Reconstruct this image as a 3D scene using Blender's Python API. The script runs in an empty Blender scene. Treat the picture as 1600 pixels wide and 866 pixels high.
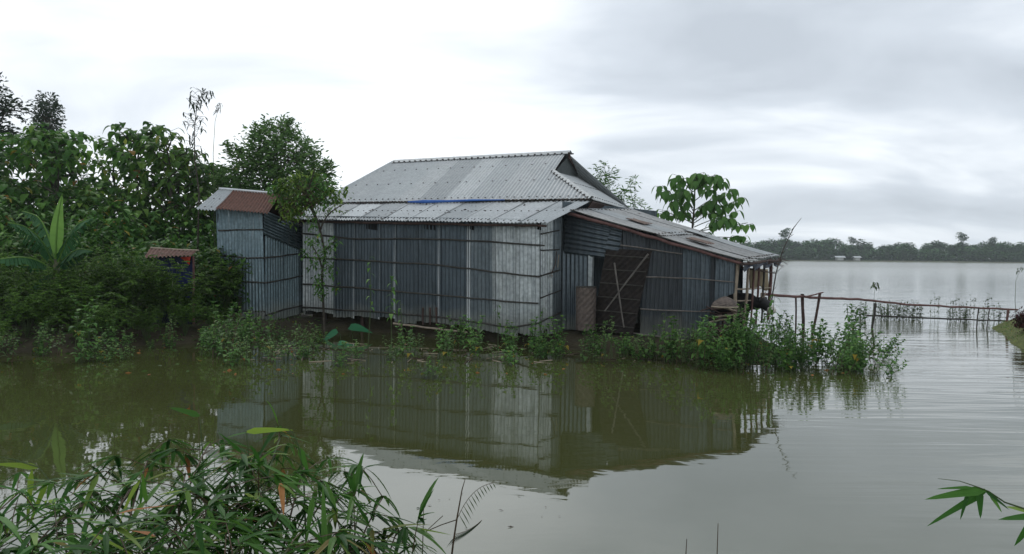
import bpy, math, random
from mathutils import Vector as V, Matrix, Euler
R = math.radians
rnd = random.Random(11)
U = rnd.uniform
col = bpy.context.scene.collection
scene = bpy.context.scene

# ------------------------------------------------------------ camera
F = 1232.0
CAMZ = 1.85
ROT = Matrix.Rotation(R(90 - 1.70), 3, 'X') @ Matrix.Rotation(R(0.52), 3, 'Z')
cam_d = bpy.data.cameras.new('camera'); cam = bpy.data.objects.new('camera', cam_d); col.objects.link(cam)
cam.location = (0, 0, CAMZ); cam.rotation_euler = ROT.to_euler()
cam_d.sensor_width = 36; cam_d.lens = 36 * F / 1600; cam_d.clip_start = .05; cam_d.clip_end = 5000
scene.camera = cam

def ray(px, py): return ROT @ V(((px - 800) / F, -(py - 433) / F, -1))
def P(px, py, d):
    r = ray(px, py); return V((0, 0, CAMZ)) + r * (d / r.y)
def PZ(px, py, z=0.0):
    r = ray(px, py); return V((0, 0, CAMZ)) + r * ((z - CAMZ) / r.z)
def PP(px, py, p0, n):
    r = ray(px, py); c = V((0, 0, CAMZ)); return c + r * ((p0 - c).dot(n) / r.dot(n))

# ------------------------------------------------------------ world, sun, exposure
SUN_AZ, SUN_EL = R(-32), R(42)          # azimuth from +Y towards +X
w = bpy.data.worlds.new('World'); scene.world = w; w.use_nodes = True
nt = w.node_tree; N = nt.nodes; L = nt.links; N.clear()
out = N.new('ShaderNodeOutputWorld'); bg = N.new('ShaderNodeBackground'); bg2 = N.new('ShaderNodeBackground')
mixs = N.new('ShaderNodeMixShader')
sky = N.new('ShaderNodeTexSky'); sky.sky_type = 'NISHITA'; sky.sun_disc = False
sky.sun_elevation = SUN_EL; sky.sun_rotation = SUN_AZ
L.new(sky.outputs[0], bg.inputs[0]); bg.inputs[1].default_value = .09
tc = N.new('ShaderNodeTexCoord'); sep = N.new('ShaderNodeSeparateXYZ'); L.new(tc.outputs['Generated'], sep.inputs[0])
def M(op, a=None, b=None, c=None, clamp=False):
    n = N.new('ShaderNodeMath'); n.operation = op; n.use_clamp = clamp
    for i, v in enumerate((a, b, c)):
        if v is None: continue
        if isinstance(v, (int, float)): n.inputs[i].default_value = v
        else: L.new(v, n.inputs[i])
    return n.outputs[0]
zz = M('ADD', M('MAXIMUM', sep.outputs[2], 0.0), .22)
cx = M('DIVIDE', sep.outputs[0], zz); cy = M('DIVIDE', sep.outputs[1], zz)
comb = N.new('ShaderNodeCombineXYZ'); L.new(cx, comb.inputs[0]); L.new(cy, comb.inputs[1])
mp = N.new('ShaderNodeMapping'); L.new(comb.outputs[0], mp.inputs[0])
mp.inputs['Rotation'].default_value = (0, 0, R(-28)); mp.inputs['Scale'].default_value = (.80, 1.45, 1); mp.inputs['Location'].default_value = (3.1, .9, 0)
n1 = N.new('ShaderNodeTexNoise'); n1.inputs['Scale'].default_value = 1.15; n1.inputs['Detail'].default_value = 7; n1.inputs['Roughness'].default_value = .5; n1.inputs['Distortion'].default_value = .7
L.new(mp.outputs[0], n1.inputs['Vector'])
n2 = N.new('ShaderNodeTexNoise'); n2.inputs['Scale'].default_value = .8; n2.inputs['Detail'].default_value = 3
L.new(mp.outputs[0], n2.inputs['Vector'])
# brighter cloud in front of the hidden sun
gv = V((math.sin(R(-20)) * math.cos(R(12)), math.cos(R(-20)) * math.cos(R(12)), math.sin(R(12))))
dn = N.new('ShaderNodeVectorMath'); dn.operation = 'DOT_PRODUCT'; L.new(tc.outputs['Generated'], dn.inputs[0]); dn.inputs[1].default_value = gv
gl = M('MULTIPLY', M('SUBTRACT', dn.outputs['Value'], .80, clamp=True), 5.0, clamp=True)
gl = M('POWER', gl, 1.6)
cl = M('ADD', M('MULTIPLY', M('SUBTRACT', n1.outputs[0], .5), 1.7), M('MULTIPLY', M('SUBTRACT', n2.outputs[0], .5), 1.2))
br = M('ADD', M('ADD', .68, M('MULTIPLY', cl, .75)), M('MULTIPLY', gl, .25))
br = M('MAXIMUM', br, .36)
br = M('MINIMUM', br, 1.08)
ramp = N.new('ShaderNodeValToRGB'); e = ramp.color_ramp.elements
e[0].position = .35; e[0].color = (.44, .485, .54, 1)
e[1].position = 1.0; e[1].color = (.88, .92, .96, 1)
m_ = e.new(.62); m_.color = (.55, .60, .66, 1)
L.new(br, ramp.inputs[0]); L.new(ramp.outputs[0], bg2.inputs[0]); bg2.inputs[1].default_value = 1.0
L.new(bg.outputs[0], mixs.inputs[1]); L.new(bg2.outputs[0], mixs.inputs[2]); mixs.inputs[0].default_value = .97
L.new(mixs.outputs[0], out.inputs[0])

sd = bpy.data.lights.new('sun', 'SUN'); so = bpy.data.objects.new('sun', sd); col.objects.link(so)
sd.energy = .7; sd.angle = R(14); sd.color = (1, .97, .92)
sdir = V((math.sin(SUN_AZ) * math.cos(SUN_EL), math.cos(SUN_AZ) * math.cos(SUN_EL), math.sin(SUN_EL)))
so.rotation_euler = sdir.to_track_quat('Z', 'Y').to_euler(); so.location = sdir * 30
vs = scene.view_settings; vs.view_transform = 'Standard'; vs.look = 'None'; vs.exposure = .42; vs.gamma = 1; vs.use_curve_mapping = False

# ------------------------------------------------------------ materials
MAT = {}
def newmat(name):
    m = bpy.data.materials.new(name); m.use_nodes = True; MAT[name] = m
    nt = m.node_tree; return m, nt, nt.nodes, nt.links, nt.nodes['Principled BSDF']
def ramp_node(nt, stops):
    r = nt.nodes.new('ShaderNodeValToRGB'); e = r.color_ramp.elements
    while len(e) > 1: e.remove(e[-1])
    e[0].position = stops[0][0]; e[0].color = (*stops[0][1], 1)
    for p, c in stops[1:]:
        k = e.new(p); k.color = (*c, 1)
    return r
def noise(nt, scale, detail=4, vec=None, stretch=None, rough=.55):
    n = nt.nodes.new('ShaderNodeTexNoise'); n.inputs['Scale'].default_value = scale; n.inputs['Detail'].default_value = detail; n.inputs['Roughness'].default_value = rough
    t = nt.nodes.new('ShaderNodeTexCoord'); src = t.outputs['Object'] if vec is None else vec
    if stretch:
        mp = nt.nodes.new('ShaderNodeMapping'); mp.inputs['Scale'].default_value = stretch
        nt.links.new(src, mp.inputs[0]); src = mp.outputs[0]
    nt.links.new(src, n.inputs['Vector']); return n
def plain(name, c1, c2, scale=6, rough=.8, metal=0, stretch=None, bump=.3, bdist=.01, spec=.3, lo=.3, hi=.7):
    m, nt, N, Lk, b = newmat(name)
    n = noise(nt, scale, 5, stretch=stretch); r = ramp_node(nt, [(lo, c1), (hi, c2)])
    Lk.new(n.outputs[0], r.inputs[0]); Lk.new(r.outputs[0], b.inputs['Base Color'])
    b.inputs['Roughness'].default_value = rough; b.inputs['Metallic'].default_value = metal; b.inputs['Specular IOR Level'].default_value = spec
    if bump:
        bn = N.new('ShaderNodeBump'); bn.inputs['Strength'].default_value = bump; bn.inputs['Distance'].default_value = bdist
        n3 = noise(nt, scale * 3, 5, stretch=stretch); Lk.new(n3.outputs[0], bn.inputs['Height']); Lk.new(bn.outputs[0], b.inputs['Normal'])
    return m
def tin(name, c1, c2, rust=.0, rough=.34, metal=.72, rustcol=(.10, .045, .025), stretch=(5, 5, .55), grime=.5, pale=(.42, .45, .46), pale_at=.70, film=True):
    """galvanised sheet: tonal streaks down the sheet, pale oxide blooms, rust spots, dirt splashed on the foot"""
    m, nt, N, Lk, b = newmat(name)
    n = noise(nt, 2.2, 6, stretch=stretch); r = ramp_node(nt, [(.28, c1), (.72, c2)]); Lk.new(n.outputs[0], r.inputs[0])
    oi = N.new('ShaderNodeObjectInfo')
    hv = N.new('ShaderNodeHueSaturation'); Lk.new(r.outputs[0], hv.inputs['Color'])
    mr = N.new('ShaderNodeMapRange'); mr.inputs['To Min'].default_value = .82; mr.inputs['To Max'].default_value = 1.2; Lk.new(oi.outputs['Random'], mr.inputs[0]); Lk.new(mr.outputs[0], hv.inputs['Value'])
    def over(prev, fac, color):
        mx = N.new('ShaderNodeMix'); mx.data_type = 'RGBA'; Lk.new(fac, mx.inputs[0]); Lk.new(prev, mx.inputs[6]); mx.inputs[7].default_value = (*color, 1); return mx.outputs[2]
    p = noise(nt, 1.6, 8, stretch=(7, 7, .6), rough=.7); pr = ramp_node(nt, [(pale_at - .05, (0, 0, 0)), (pale_at + .06, (1, 1, 1))]); Lk.new(p.outputs[0], pr.inputs[0])
    c = over(hv.outputs[0], pr.outputs[0], pale)
    q = noise(nt, 3.1, 9, stretch=(1.7, 1.3, .9), rough=.68); qr = ramp_node(nt, [(.68 - rust * .3, (0, 0, 0)), (.80 - rust * .3, (1, 1, 1))]); Lk.new(q.outputs[0], qr.inputs[0])
    c = over(c, qr.outputs[0], rustcol)
    g = noise(nt, 14, 6); gr = ramp_node(nt, [(.35, (0, 0, 0)), (.85, (grime, grime, grime))]); Lk.new(g.outputs[0], gr.inputs[0])
    c = over(c, gr.outputs[0], (.05, .055, .05))
    if film:
        gp = N.new('ShaderNodeNewGeometry'); sz = N.new('ShaderNodeSeparateXYZ'); Lk.new(gp.outputs['Position'], sz.inputs[0])
        fn = noise(nt, 1.3, 5); f1 = N.new('ShaderNodeMath'); f1.operation = 'MULTIPLY_ADD'; Lk.new(fn.outputs[0], f1.inputs[0]); f1.inputs[1].default_value = -.9; Lk.new(sz.outputs[2], f1.inputs[2])
        fr_ = N.new('ShaderNodeMapRange'); fr_.inputs['From Min'].default_value = -.12; fr_.inputs['From Max'].default_value = .22; fr_.inputs['To Min'].default_value = .62; fr_.inputs['To Max'].default_value = 0; Lk.new(f1.outputs[0], fr_.inputs[0])
        c = over(c, fr_.outputs[0], (.20, .205, .17))
    Lk.new(c, b.inputs['Base Color']); b.inputs['Metallic'].default_value = metal
    rr = N.new('ShaderNodeMapRange'); rr.inputs['To Min'].default_value = rough - .08; rr.inputs['To Max'].default_value = rough + .25; Lk.new(g.outputs[0], rr.inputs[0]); Lk.new(rr.outputs[0], b.inputs['Roughness'])
    bn = N.new('ShaderNodeBump'); bn.inputs['Strength'].default_value = .6; bn.inputs['Distance'].default_value = .03
    n3 = noise(nt, 2.6, 4); Lk.new(n3.outputs[0], bn.inputs['Height']); Lk.new(bn.outputs[0], b.inputs['Normal'])
    return m
def leafmat(name, stops, rough=.58, trans=.38, spec=.16):
    m, nt, N, Lk, b = newmat(name)
    g = N.new('ShaderNodeNewGeometry'); r = ramp_node(nt, stops); Lk.new(g.outputs['Random Per Island'], r.inputs[0])
    oi = N.new('ShaderNodeObjectInfo'); hv = N.new('ShaderNodeHueSaturation'); mr = N.new('ShaderNodeMapRange')
    mr.inputs['To Min'].default_value = .8; mr.inputs['To Max'].default_value = 1.25; Lk.new(oi.outputs['Random'], mr.inputs[0]); Lk.new(mr.outputs[0], hv.inputs['Value']); Lk.new(r.outputs[0], hv.inputs['Color'])
    Lk.new(hv.outputs[0], b.inputs['Base Color']); b.inputs['Roughness'].default_value = rough; b.inputs['Specular IOR Level'].default_value = spec
    t = N.new('ShaderNodeBsdfTranslucent'); Lk.new(hv.outputs[0], t.inputs[0]); mx = N.new('ShaderNodeMixShader'); mx.inputs[0].default_value = trans
    Lk.new(b.outputs[0], mx.inputs[1]); Lk.new(t.outputs[0], mx.inputs[2]); Lk.new(mx.outputs[0], N['Material Output'].inputs[0])
    return m
TD = tin('tin_dark', (.042, .057, .068), (.082, .104, .118), rust=.05, pale_at=.78)
TM = tin('tin_mid', (.10, .125, .14), (.17, .20, .21), rust=.05)
TL = tin('tin_light', (.27, .30, .305), (.50, .53, .52), rust=.04, pale_at=.6)
TDD = tin('tin_dark_shaded', (.025, .03, .036), (.06, .07, .078), rust=.05, pale_at=.8, metal=.35)  # dark lean-to sheets; shade of their upper part is put into this tone
TD2 = tin('tin_slate', (.07, .09, .105), (.13, .155, .17), rust=.05, pale_at=.74)
TB = tin('tin_blue', (.10, .15, .17), (.19, .25, .27), rust=.07, pale_at=.66)
TE = plain('tin_edge', (.50, .53, .53), (.66, .68, .68), 3, rough=.5, metal=.3)
RF1 = tin('roof_dull', (.33, .35, .355), (.39, .41, .41), rust=.0, rough=.6, metal=.25, stretch=(1.2, 1.2, 1.2), grime=.25, pale_at=.75)
RF2 = tin('roof_pale', (.44, .46, .46), (.52, .54, .54), rust=.0, rough=.6, metal=.25, stretch=(1.2, 1.2, 1.2), grime=.3, pale_at=.66)
RF3 = tin('roof_old', (.28, .285, .28), (.40, .40, .39), rust=.22, rustcol=(.13, .07, .055), rough=.65, metal=.2, stretch=(1.5, 1.5, 1.5), grime=.5)
RU = tin('rusty_tin', (.12, .05, .032), (.22, .10, .07), rust=.2, rough=.75, metal=.15, grime=.5, pale_at=.95)
RU2 = tin('old_rusty_tin', (.13, .08, .065), (.26, .20, .17), rust=.2, rough=.75, metal=.15, grime=.5, pale_at=.7)
NAIL = plain('nail_head', (.05, .045, .04), (.10, .08, .07), 9)
BAM = plain('old_bamboo', (.026, .024, .021), (.065, .060, .050), 9, rough=.75)
BAMP = plain('pale_bamboo', (.20, .16, .12), (.34, .28, .21), 9, rough=.7)
BAMG = plain('grey_bamboo', (.10, .09, .08), (.19, .17, .15), 9, rough=.8)
WOOD = plain('dark_wood', (.035, .022, .018), (.09, .055, .045), 8, rough=.8)
RWOOD = plain('reddish_wood', (.09, .045, .04), (.17, .09, .08), 8, rough=.8)
BARK = plain('bark', (.030, .026, .02), (.085, .072, .056), 12, rough=.9)
STEM = plain('green_stem', (.025, .05, .014), (.06, .085, .028), 9, rough=.6, bump=0)
RSTEM = plain('reddish_stem', (.045, .030, .018), (.085, .055, .032), 9, rough=.6, bump=0)
MUD = plain('mud', (.022, .020, .012), (.060, .050, .030), 2.5, rough=.9, bump=.9, bdist=.05, spec=.2)
GRASSM = plain('bank_grass', (.045, .065, .015), (.12, .13, .035), 9, rough=.9, bump=.8, bdist=.04)
SHORE = plain('far_shore', (.10, .085, .06), (.08, .11, .05), .2, rough=.9)
BLACK = plain('gap_shade_black', (.004, .004, .004), (.008, .008, .008), 3, bump=0)  # near-black colour painted as the shade inside the vent gaps
MATM = plain('woven_mat', (.012, .0095, .0085), (.032, .025, .021), 12, rough=.85, bump=.6)
BLUET = plain('blue_tarp', (.007, .012, .05), (.014, .024, .09), 2, rough=.5)
BLUES = plain('blue_rag', (.02, .08, .30), (.04, .14, .42), 5, rough=.6)
REDC = plain('red_cloth', (.45, .03, .015), (.62, .06, .02), 4, rough=.7)
SACK = plain('sack_cloth', (.20, .16, .10), (.36, .30, .20), 5, rough=.9)
WOVEN = plain('basket_weave', (.07, .055, .048), (.15, .12, .10), 14, rough=.85, bump=.8)
COWH = plain('cow_hide', (.006, .006, .007), (.018, .017, .017), 4, rough=.6)
COWW = plain('cow_white', (.42, .38, .34), (.58, .55, .5), 6, rough=.8)
REDB = leafmat('red_leaf', [(0, (.035, .010, .010)), (1, (.09, .025, .022))])
WHITE = plain('whitewash', (.36, .36, .34), (.48, .48, .46), 2, rough=.8)
LBIG = leafmat('big_leaf', [(0, (.03, .085, .016)), (.5, (.05, .13, .024)), (.9, (.095, .20, .035)), (.975, (.10, .20, .03)), (.99, (.26, .20, .03)), (1, (.22, .10, .03))])
LSAP = leafmat('sapling_leaf', [(0, (.06, .15, .035)), (.6, (.085, .20, .045)), (1, (.13, .26, .06))], trans=.4)
LFINE = leafmat('fine_leaf', [(0, (.055, .12, .03)), (.6, (.10, .20, .055)), (1, (.17, .29, .08))], trans=.32)
LDARK = leafmat('dark_leaf', [(0, (.020, .035, .022)), (1, (.045, .07, .04))])
LBUSH = leafmat('bush_leaf', [(0, (.04, .09, .014)), (.7, (.075, .155, .024)), (1, (.13, .22, .04))], trans=.3)
LVINE = leafmat('vine_leaf', [(0, (.06, .12, .02)), (.6, (.12, .20, .035)), (1, (.20, .29, .05))], trans=.35)
LVINE2 = leafmat('mid_leaf', [(0, (.04, .10, .016)), (.5, (.075, .165, .026)), (.95, (.14, .25, .04)), (1, (.25, .24, .04))], trans=.38)
LWEED = leafmat('weed_leaf', [(0, (.045, .11, .026)), (.6, (.08, .19, .04)), (.95, (.14, .27, .06)), (.985, (.26, .22, .03)), (1, (.35, .22, .04))], trans=.38, spec=.22)
LWEEDP = leafmat('pale_weed_leaf', [(0, (.045, .10, .028)), (.6, (.08, .16, .042)), (1, (.14, .23, .07))], trans=.35, spec=.22)
LBAM = leafmat('bamboo_leaf', [(0, (.018, .068, .012)), (.5, (.045, .135, .022)), (.88, (.095, .21, .034)), (.97, (.17, .25, .05)), (1, (.24, .18, .07))], trans=.4, rough=.5, spec=.18)
LBAMY = leafmat('bright_leaf', [(0, (.16, .26, .03)), (1, (.24, .34, .05))], trans=.4)
LDRY = leafmat('dry_leaf', [(0, (.35, .13, .05)), (1, (.45, .22, .08))], trans=.3)
LBAN = leafmat('banana_leaf', [(0, (.025, .085, .03)), (1, (.045, .12, .045))], trans=.25)
LBANY = leafmat('young_banana_leaf', [(0, (.12, .24, .05)), (1, (.15, .28, .06))], trans=.4)
LTARO = leafmat('taro_leaf', [(0, (.02, .13, .055)), (1, (.035, .17, .07))], trans=.2, rough=.35)
LREED = leafmat('reed_leaf', [(0, (.035, .06, .025)), (1, (.08, .12, .05))])
LFAR = leafmat('far_leaf', [(0, (.018, .060, .014)), (.6, (.035, .105, .026)), (1, (.07, .16, .04))], trans=.1, rough=.7, spec=.2)

def water_mat():
    m, nt, N, Lk, b = newmat('flood_water')
    b.inputs['Base Color'].default_value = (.040, .043, .016, 1); b.inputs['Roughness'].default_value = .025
    b.inputs['IOR'].default_value = 2.05; ROUGH = b.inputs['Roughness']; b.inputs['Specular IOR Level'].default_value = .5
    n0 = noise(nt, .12, 3); r0 = ramp_node(nt, [(.3, (.050, .057, .018)), (.7, (.060, .065, .023))]); Lk.new(n0.outputs[0], r0.inputs[0]); Lk.new(r0.outputs[0], b.inputs['Base Color'])
    tc = N.new('ShaderNodeTexCoord'); sp = N.new('ShaderNodeSeparateXYZ'); Lk.new(tc.outputs['Object'], sp.inputs[0])
    def Mm(op, a, b_, c=None, clamp=False):
        n = N.new('ShaderNodeMath'); n.operation = op; n.use_clamp = clamp
        for i, v in enumerate((a, b_, c)):
            if v is None: continue
            if isinstance(v, (int, float)): n.inputs[i].default_value = v
            else: Lk.new(v, n.inputs[i])
        return n.outputs[0]
    # calm pool in the lee of the house, open water to the right
    wav = noise(nt, .35, 2)
    open_ = Mm('MULTIPLY', Mm('ADD', Mm('ADD', Mm('ADD', sp.outputs[0], -2.6), Mm('MULTIPLY', Mm('MAXIMUM', Mm('SUBTRACT', sp.outputs[1], 17), 0), .8)), Mm('MULTIPLY', wav.outputs[0], 1.6)), .22, clamp=True)
    Lk.new(Mm('ADD', Mm('MULTIPLY', Mm('MULTIPLY', Mm('SUBTRACT', sp.outputs[1], 25.0), .008, clamp=True), .24), .022), ROUGH)
    def rip(sc, st, rot, dist=1.5):
        mp = N.new('ShaderNodeMapping'); mp.inputs['Rotation'].default_value = (0, 0, R(rot)); mp.inputs['Scale'].default_value = st
        Lk.new(tc.outputs['Object'], mp.inputs[0]); n = N.new('ShaderNodeTexNoise'); n.inputs['Scale'].default_value = sc; n.inputs['Detail'].default_value = 2.5; n.inputs['Distortion'].default_value = dist
        Lk.new(mp.outputs[0], n.inputs['Vector']); return n.outputs[0]
    a1 = rip(1.0, (.22, 1.9, 1), 14); a2 = rip(1.0, (.7, 6.5, 1), 10, .6); a3 = rip(3.0, (1, 1.3, 1), 0, .3)
    swell = rip(.35, (.5, 1, 1), 8)
    h = Mm('ADD', Mm('MULTIPLY', a1, .022), Mm('MULTIPLY', a2, .0042))
    h = Mm('MULTIPLY', h, Mm('ADD', Mm('MULTIPLY', open_, .62), .02))
    h = Mm('ADD', h, Mm('MULTIPLY', a3, .0009)); h = Mm('ADD', h, Mm('MULTIPLY', swell, .003))
    bn = N.new('ShaderNodeBump'); bn.inputs['Strength'].default_value = 1; bn.inputs['Distance'].default_value = 1
    Lk.new(h, bn.inputs['Height']); Lk.new(bn.outputs[0], b.inputs['Normal']); return m
WATER = water_mat()

# ------------------------------------------------------------ mesh helpers
def perp(d):
    a = V((0, 0, 1)) if abs(d.z) < .9 else V((1, 0, 0))
    s = d.cross(a).normalized(); return s, s.cross(d).normalized()
class MB:
    def __init__(s): s.v = []; s.f = []; s.m = []; s.mats = []; s.sm = False
    def mi(s, mat):
        if mat not in s.mats: s.mats.append(mat)
        return s.mats.index(mat)
    def add(s, vs, fs, mat):
        o = len(s.v); k = s.mi(mat); s.v += [tuple(p) for p in vs]
        for f in fs: s.f.append(tuple(i + o for i in f)); s.m.append(k)
    def tube(s, path, rad, mat, n=6, cap=True):
        path = [V(p) for p in path]; vs = []; fs = []
        if not isinstance(rad, (list, tuple)): rad = [rad] * len(path)
        a = None
        for i, p in enumerate(path):
            d = (path[min(i + 1, len(path) - 1)] - path[max(i - 1, 0)]).normalized()
            if a is None: a, b = perp(d)
            else:
                b = d.cross(a); b = b.normalized() if b.length > 1e-6 else perp(d)[1]; a = b.cross(d).normalized()
            b = d.cross(a).normalized()
            for k in range(n):
                t = 2 * math.pi * k / n; vs.append(p + (a * math.cos(t) + b * math.sin(t)) * rad[i])
        for i in range(len(path) - 1):
            for k in range(n): fs.append((i * n + k, i * n + (k + 1) % n, (i + 1) * n + (k + 1) % n, (i + 1) * n + k))
        if cap: fs.append(tuple(range(n))[::-1]); fs.append(tuple((len(path) - 1) * n + k for k in range(n)))
        s.add(vs, fs, mat)
    def box(s, c, sx, sy, sz, mat, ax=None):
        ax = ax or (V((1, 0, 0)), V((0, 1, 0)), V((0, 0, 1))); c = V(c); vs = []
        for z in (-1, 1):
            for y in (-1, 1):
                for x in (-1, 1): vs.append(c + ax[0] * x * sx / 2 + ax[1] * y * sy / 2 + ax[2] * z * sz / 2)
        s.add(vs, [(0, 2, 3, 1), (4, 5, 7, 6), (0, 1, 5, 4), (2, 6, 7, 3), (0, 4, 6, 2), (1, 3, 7, 5)], mat)
    def slab(s, quad, th, mat):
        q = [V(p) for p in quad]; n = (q[1] - q[0]).cross(q[3] - q[0]).normalized() * th
        s.add(q + [p - n for p in q], [(0, 1, 2, 3), (7, 6, 5, 4), (0, 4, 5, 1), (1, 5, 6, 2), (2, 6, 7, 3), (3, 7, 4, 0)], mat)
    def corr(s, bl, br, tr, tl, mat, pitch=.095, amp=.020, rows=5, edge=None, sag=0, sub=6, jag=0, nails=None, wob=.006):
        """a corrugated sheet between four corners; the ribs run from the bl-br edge up to tl-tr"""
        bl, br, tr, tl = map(V, (bl, br, tr, tl)); Wd = ((br - bl).length + (tr - tl).length) / 2
        n = max(1, round(Wd / pitch)); cols = n * sub; nr = (br - bl).cross(tl - bl).normalized(); vs = []; fs = []
        ph = U(0, 6)
        for j in range(rows + 1):
            t = j / rows
            for i in range(cols + 1):
                u = i / cols; p = bl.lerp(br, u).lerp(tl.lerp(tr, u), t)
                if jag and j == 0: p = p + (tl - bl).normalized() * (jag * abs(math.sin(u * 7 + ph)) * math.sin(u * 3.1 + ph * 2))
                p = p + nr * (amp * math.cos(2 * math.pi * n * u) + sag * math.sin(math.pi * t) + wob * math.sin(u * 5 + t * 3 + ph))
                vs.append(p)
        W1 = cols + 1
        for j in range(rows):
            for i in range(cols): fs.append((j * W1 + i, j * W1 + i + 1, (j + 1) * W1 + i + 1, (j + 1) * W1 + i))
        s.add(vs, fs, mat)
        if edge:
            o = len(s.f) - len(fs); k = s.mi(edge)
            for j in range(rows):
                for i in range(sub // 2 + 1): s.m[o + j * cols + cols - 1 - i] = k
        if nails:
            for t in nails:
                for q in range(0, n, 2):
                    u = q / n; p = bl.lerp(br, u).lerp(tl.lerp(tr, u), t + U(-.006, .006)) + nr * (amp + .004 + sag * math.sin(math.pi * t))
                    s.box(p, .03, .03, .012, NAIL, (perp(nr)[0], perp(nr)[1], nr))
    def leaf(s, base, d, mat, Ln, W, droop=.4, up=None, seg=4, fold=.2, shape=0, curl=0):
        base = V(base); d = V(d).normalized()
        if up is None: up = V((0, 0, 1))
        sd = d.cross(up)
        if sd.length < 1e-3: sd = V((1, 0, 0))
        sd.normalize(); nn = sd.cross(d).normalized(); vs = []; fs = []
        for i in range(seg + 1):
            t = i / seg; p = base + d * Ln * (t - droop * .35 * t * t) - V((0, 0, 1)) * droop * Ln * t * t * .8
            if shape == 0: wd = math.sin(math.pi * min(1, (t * .96 + .04)) ** .75)      # ovate
            elif shape == 1: wd = (min(1, t * 5 + .25)) * (1 - t) ** .6 * 1.15          # bamboo blade
            else: wd = math.sin(math.pi * min(1, t * .93 + .05) ** .45)               # heart-shaped
            wd = max(wd, .03) * W / 2
            if i == seg: vs.append(p); break
            vs += [p - sd * wd + nn * wd * fold, p, p + sd * wd + nn * wd * fold]
        for i in range(seg - 1):
            o = i * 3; fs += [(o, o + 1, o + 4, o + 3), (o + 1, o + 2, o + 5, o + 4)]
        o = (seg - 1) * 3; fs += [(o, o + 1, o + 3), (o + 1, o + 2, o + 3)]
        s.add(vs, fs, mat)
    def sprig(s, c, d, mat, Ln, W):
        """a small two-triangle leaf"""
        d = V(d).normalized(); sd = d.cross(V((U(-1, 1), U(-1, 1), U(-1, 1)))).normalized(); c = V(c)
        s.add([c, c + d * Ln * .5 + sd * W / 2, c + d * Ln - V((0, 0, 1)) * Ln * .1, c + d * Ln * .5 - sd * W / 2], [(0, 1, 2, 3)], mat)
    def build(s, name, parent=None, smooth=False, loc=None):
        me = bpy.data.meshes.new(name); me.from_pydata(s.v, [], s.f); me.polygons.foreach_set('material_index', s.m)
        for m in s.mats: me.materials.append(m)
        if smooth: me.polygons.foreach_set('use_smooth', [True] * len(s.f))
        me.update(); o = bpy.data.objects.new(name, me); col.objects.link(o)
        if parent is not None:
            o.parent = parent; o.matrix_parent_inverse = Matrix.Translation(-parent.location) if any(parent.location) else Matrix()
        return o
def tag(o, label=None, cat=None, group=None, kind=None):
    if label: o['label'] = label
    if cat: o['category'] = cat
    if group: o['group'] = group
    if kind: o['kind'] = kind
    return o
def empty(name, loc, label, cat, group=None):
    o = bpy.data.objects.new(name, None); col.objects.link(o); o.location = loc; o.empty_display_size = .2
    return tag(o, label, cat, group)
def rdir(zlo=-1, zhi=1):
    a = U(0, 2 * math.pi); z = U(zlo, zhi); k = math.sqrt(max(0, 1 - z * z)); return V((math.cos(a) * k, math.sin(a) * k, z))
def copy_thing(src, loc, rz=0, sc=1, label=None, group=None, tilt=0, szz=1):
    r = src.copy(); col.objects.link(r); r.location = loc; r.rotation_euler = (tilt * U(-1, 1), tilt * U(-1, 1), rz); r.scale = (sc, sc, sc * szz)
    if label: r['label'] = label
    if group: r['group'] = group
    for ch in src.children:
        c = ch.copy(); col.objects.link(c); c.parent = r
    return r

# ------------------------------------------------------------ setting: water, bed, banks
def grid(name, x0, x1, y0, y1, nx, ny, zf, mat, kind='structure'):
    mb = MB(); vs = []; fs = []
    for j in range(ny + 1):
        for i in range(nx + 1):
            x = x0 + (x1 - x0) * i / nx; y = y0 + (y1 - y0) * j / ny; vs.append((x, y, zf(x, y)))
    for j in range(ny):
        for i in range(nx): a = j * (nx + 1) + i; fs.append((a, a + 1, a + nx + 2, a + nx + 1))
    mb.add(vs, fs, mat); o = mb.build(name, smooth=True); o['kind'] = kind; return o
grid('flood_water', -640, 640, -20, 610, 8, 8, lambda x, y: 0, WATER)
grid('lake_bed', -642, 642, -22, 612, 4, 4, lambda x, y: -.7, MUD)
LAND = [(-29, 13.6), (-19, 13.6), (-11, 13.7), (-8.2, 14.2), (-6.6, 15.6), (-5.1, 17.5), (-4.5, 18.8), (.2, 16.35), (.9, 15.5), (1.5, 15.1), (2.6, 14.6), (3.9, 13.9), (5.1, 14.6), (5.5, 17), (4.6, 22), (3.8, 30), (-9, 34), (-29, 34)]
def sdist(x, y, poly):
    best = 1e9; ins = False; n = len(poly)
    for i in range(n):
        x1, y1 = poly[i]; x2, y2 = poly[(i + 1) % n]; dx, dy = x2 - x1, y2 - y1
        t = max(0, min(1, ((x - x1) * dx + (y - y1) * dy) / (dx * dx + dy * dy))); best = min(best, math.hypot(x - x1 - t * dx, y - y1 - t * dy))
        if (y1 > y) != (y2 > y) and x < (x2 - x1) * (y - y1) / (y2 - y1) + x1: ins = not ins
    return best if ins else -best
def landz(x, y):
    s = sdist(x, y, LAND) + .12 * math.sin(x * 2.3 + y) + .08 * math.sin(y * 4.1 - x * 3)
    return max(-.6, min(.26, s * .55)) + .03 * math.sin(x * 3.7) * math.sin(y * 3.1)
grid('mud_bank', -30, 8, 11, 36, 152, 100, landz, MUD)
grid('near_bank', -7, 7, -6, 3.2, 40, 30, lambda x, y: max(-.5, min(.34, (2.7 - y) * .5)) + .03 * math.sin(3 * x + y), GRASSM)
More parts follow.
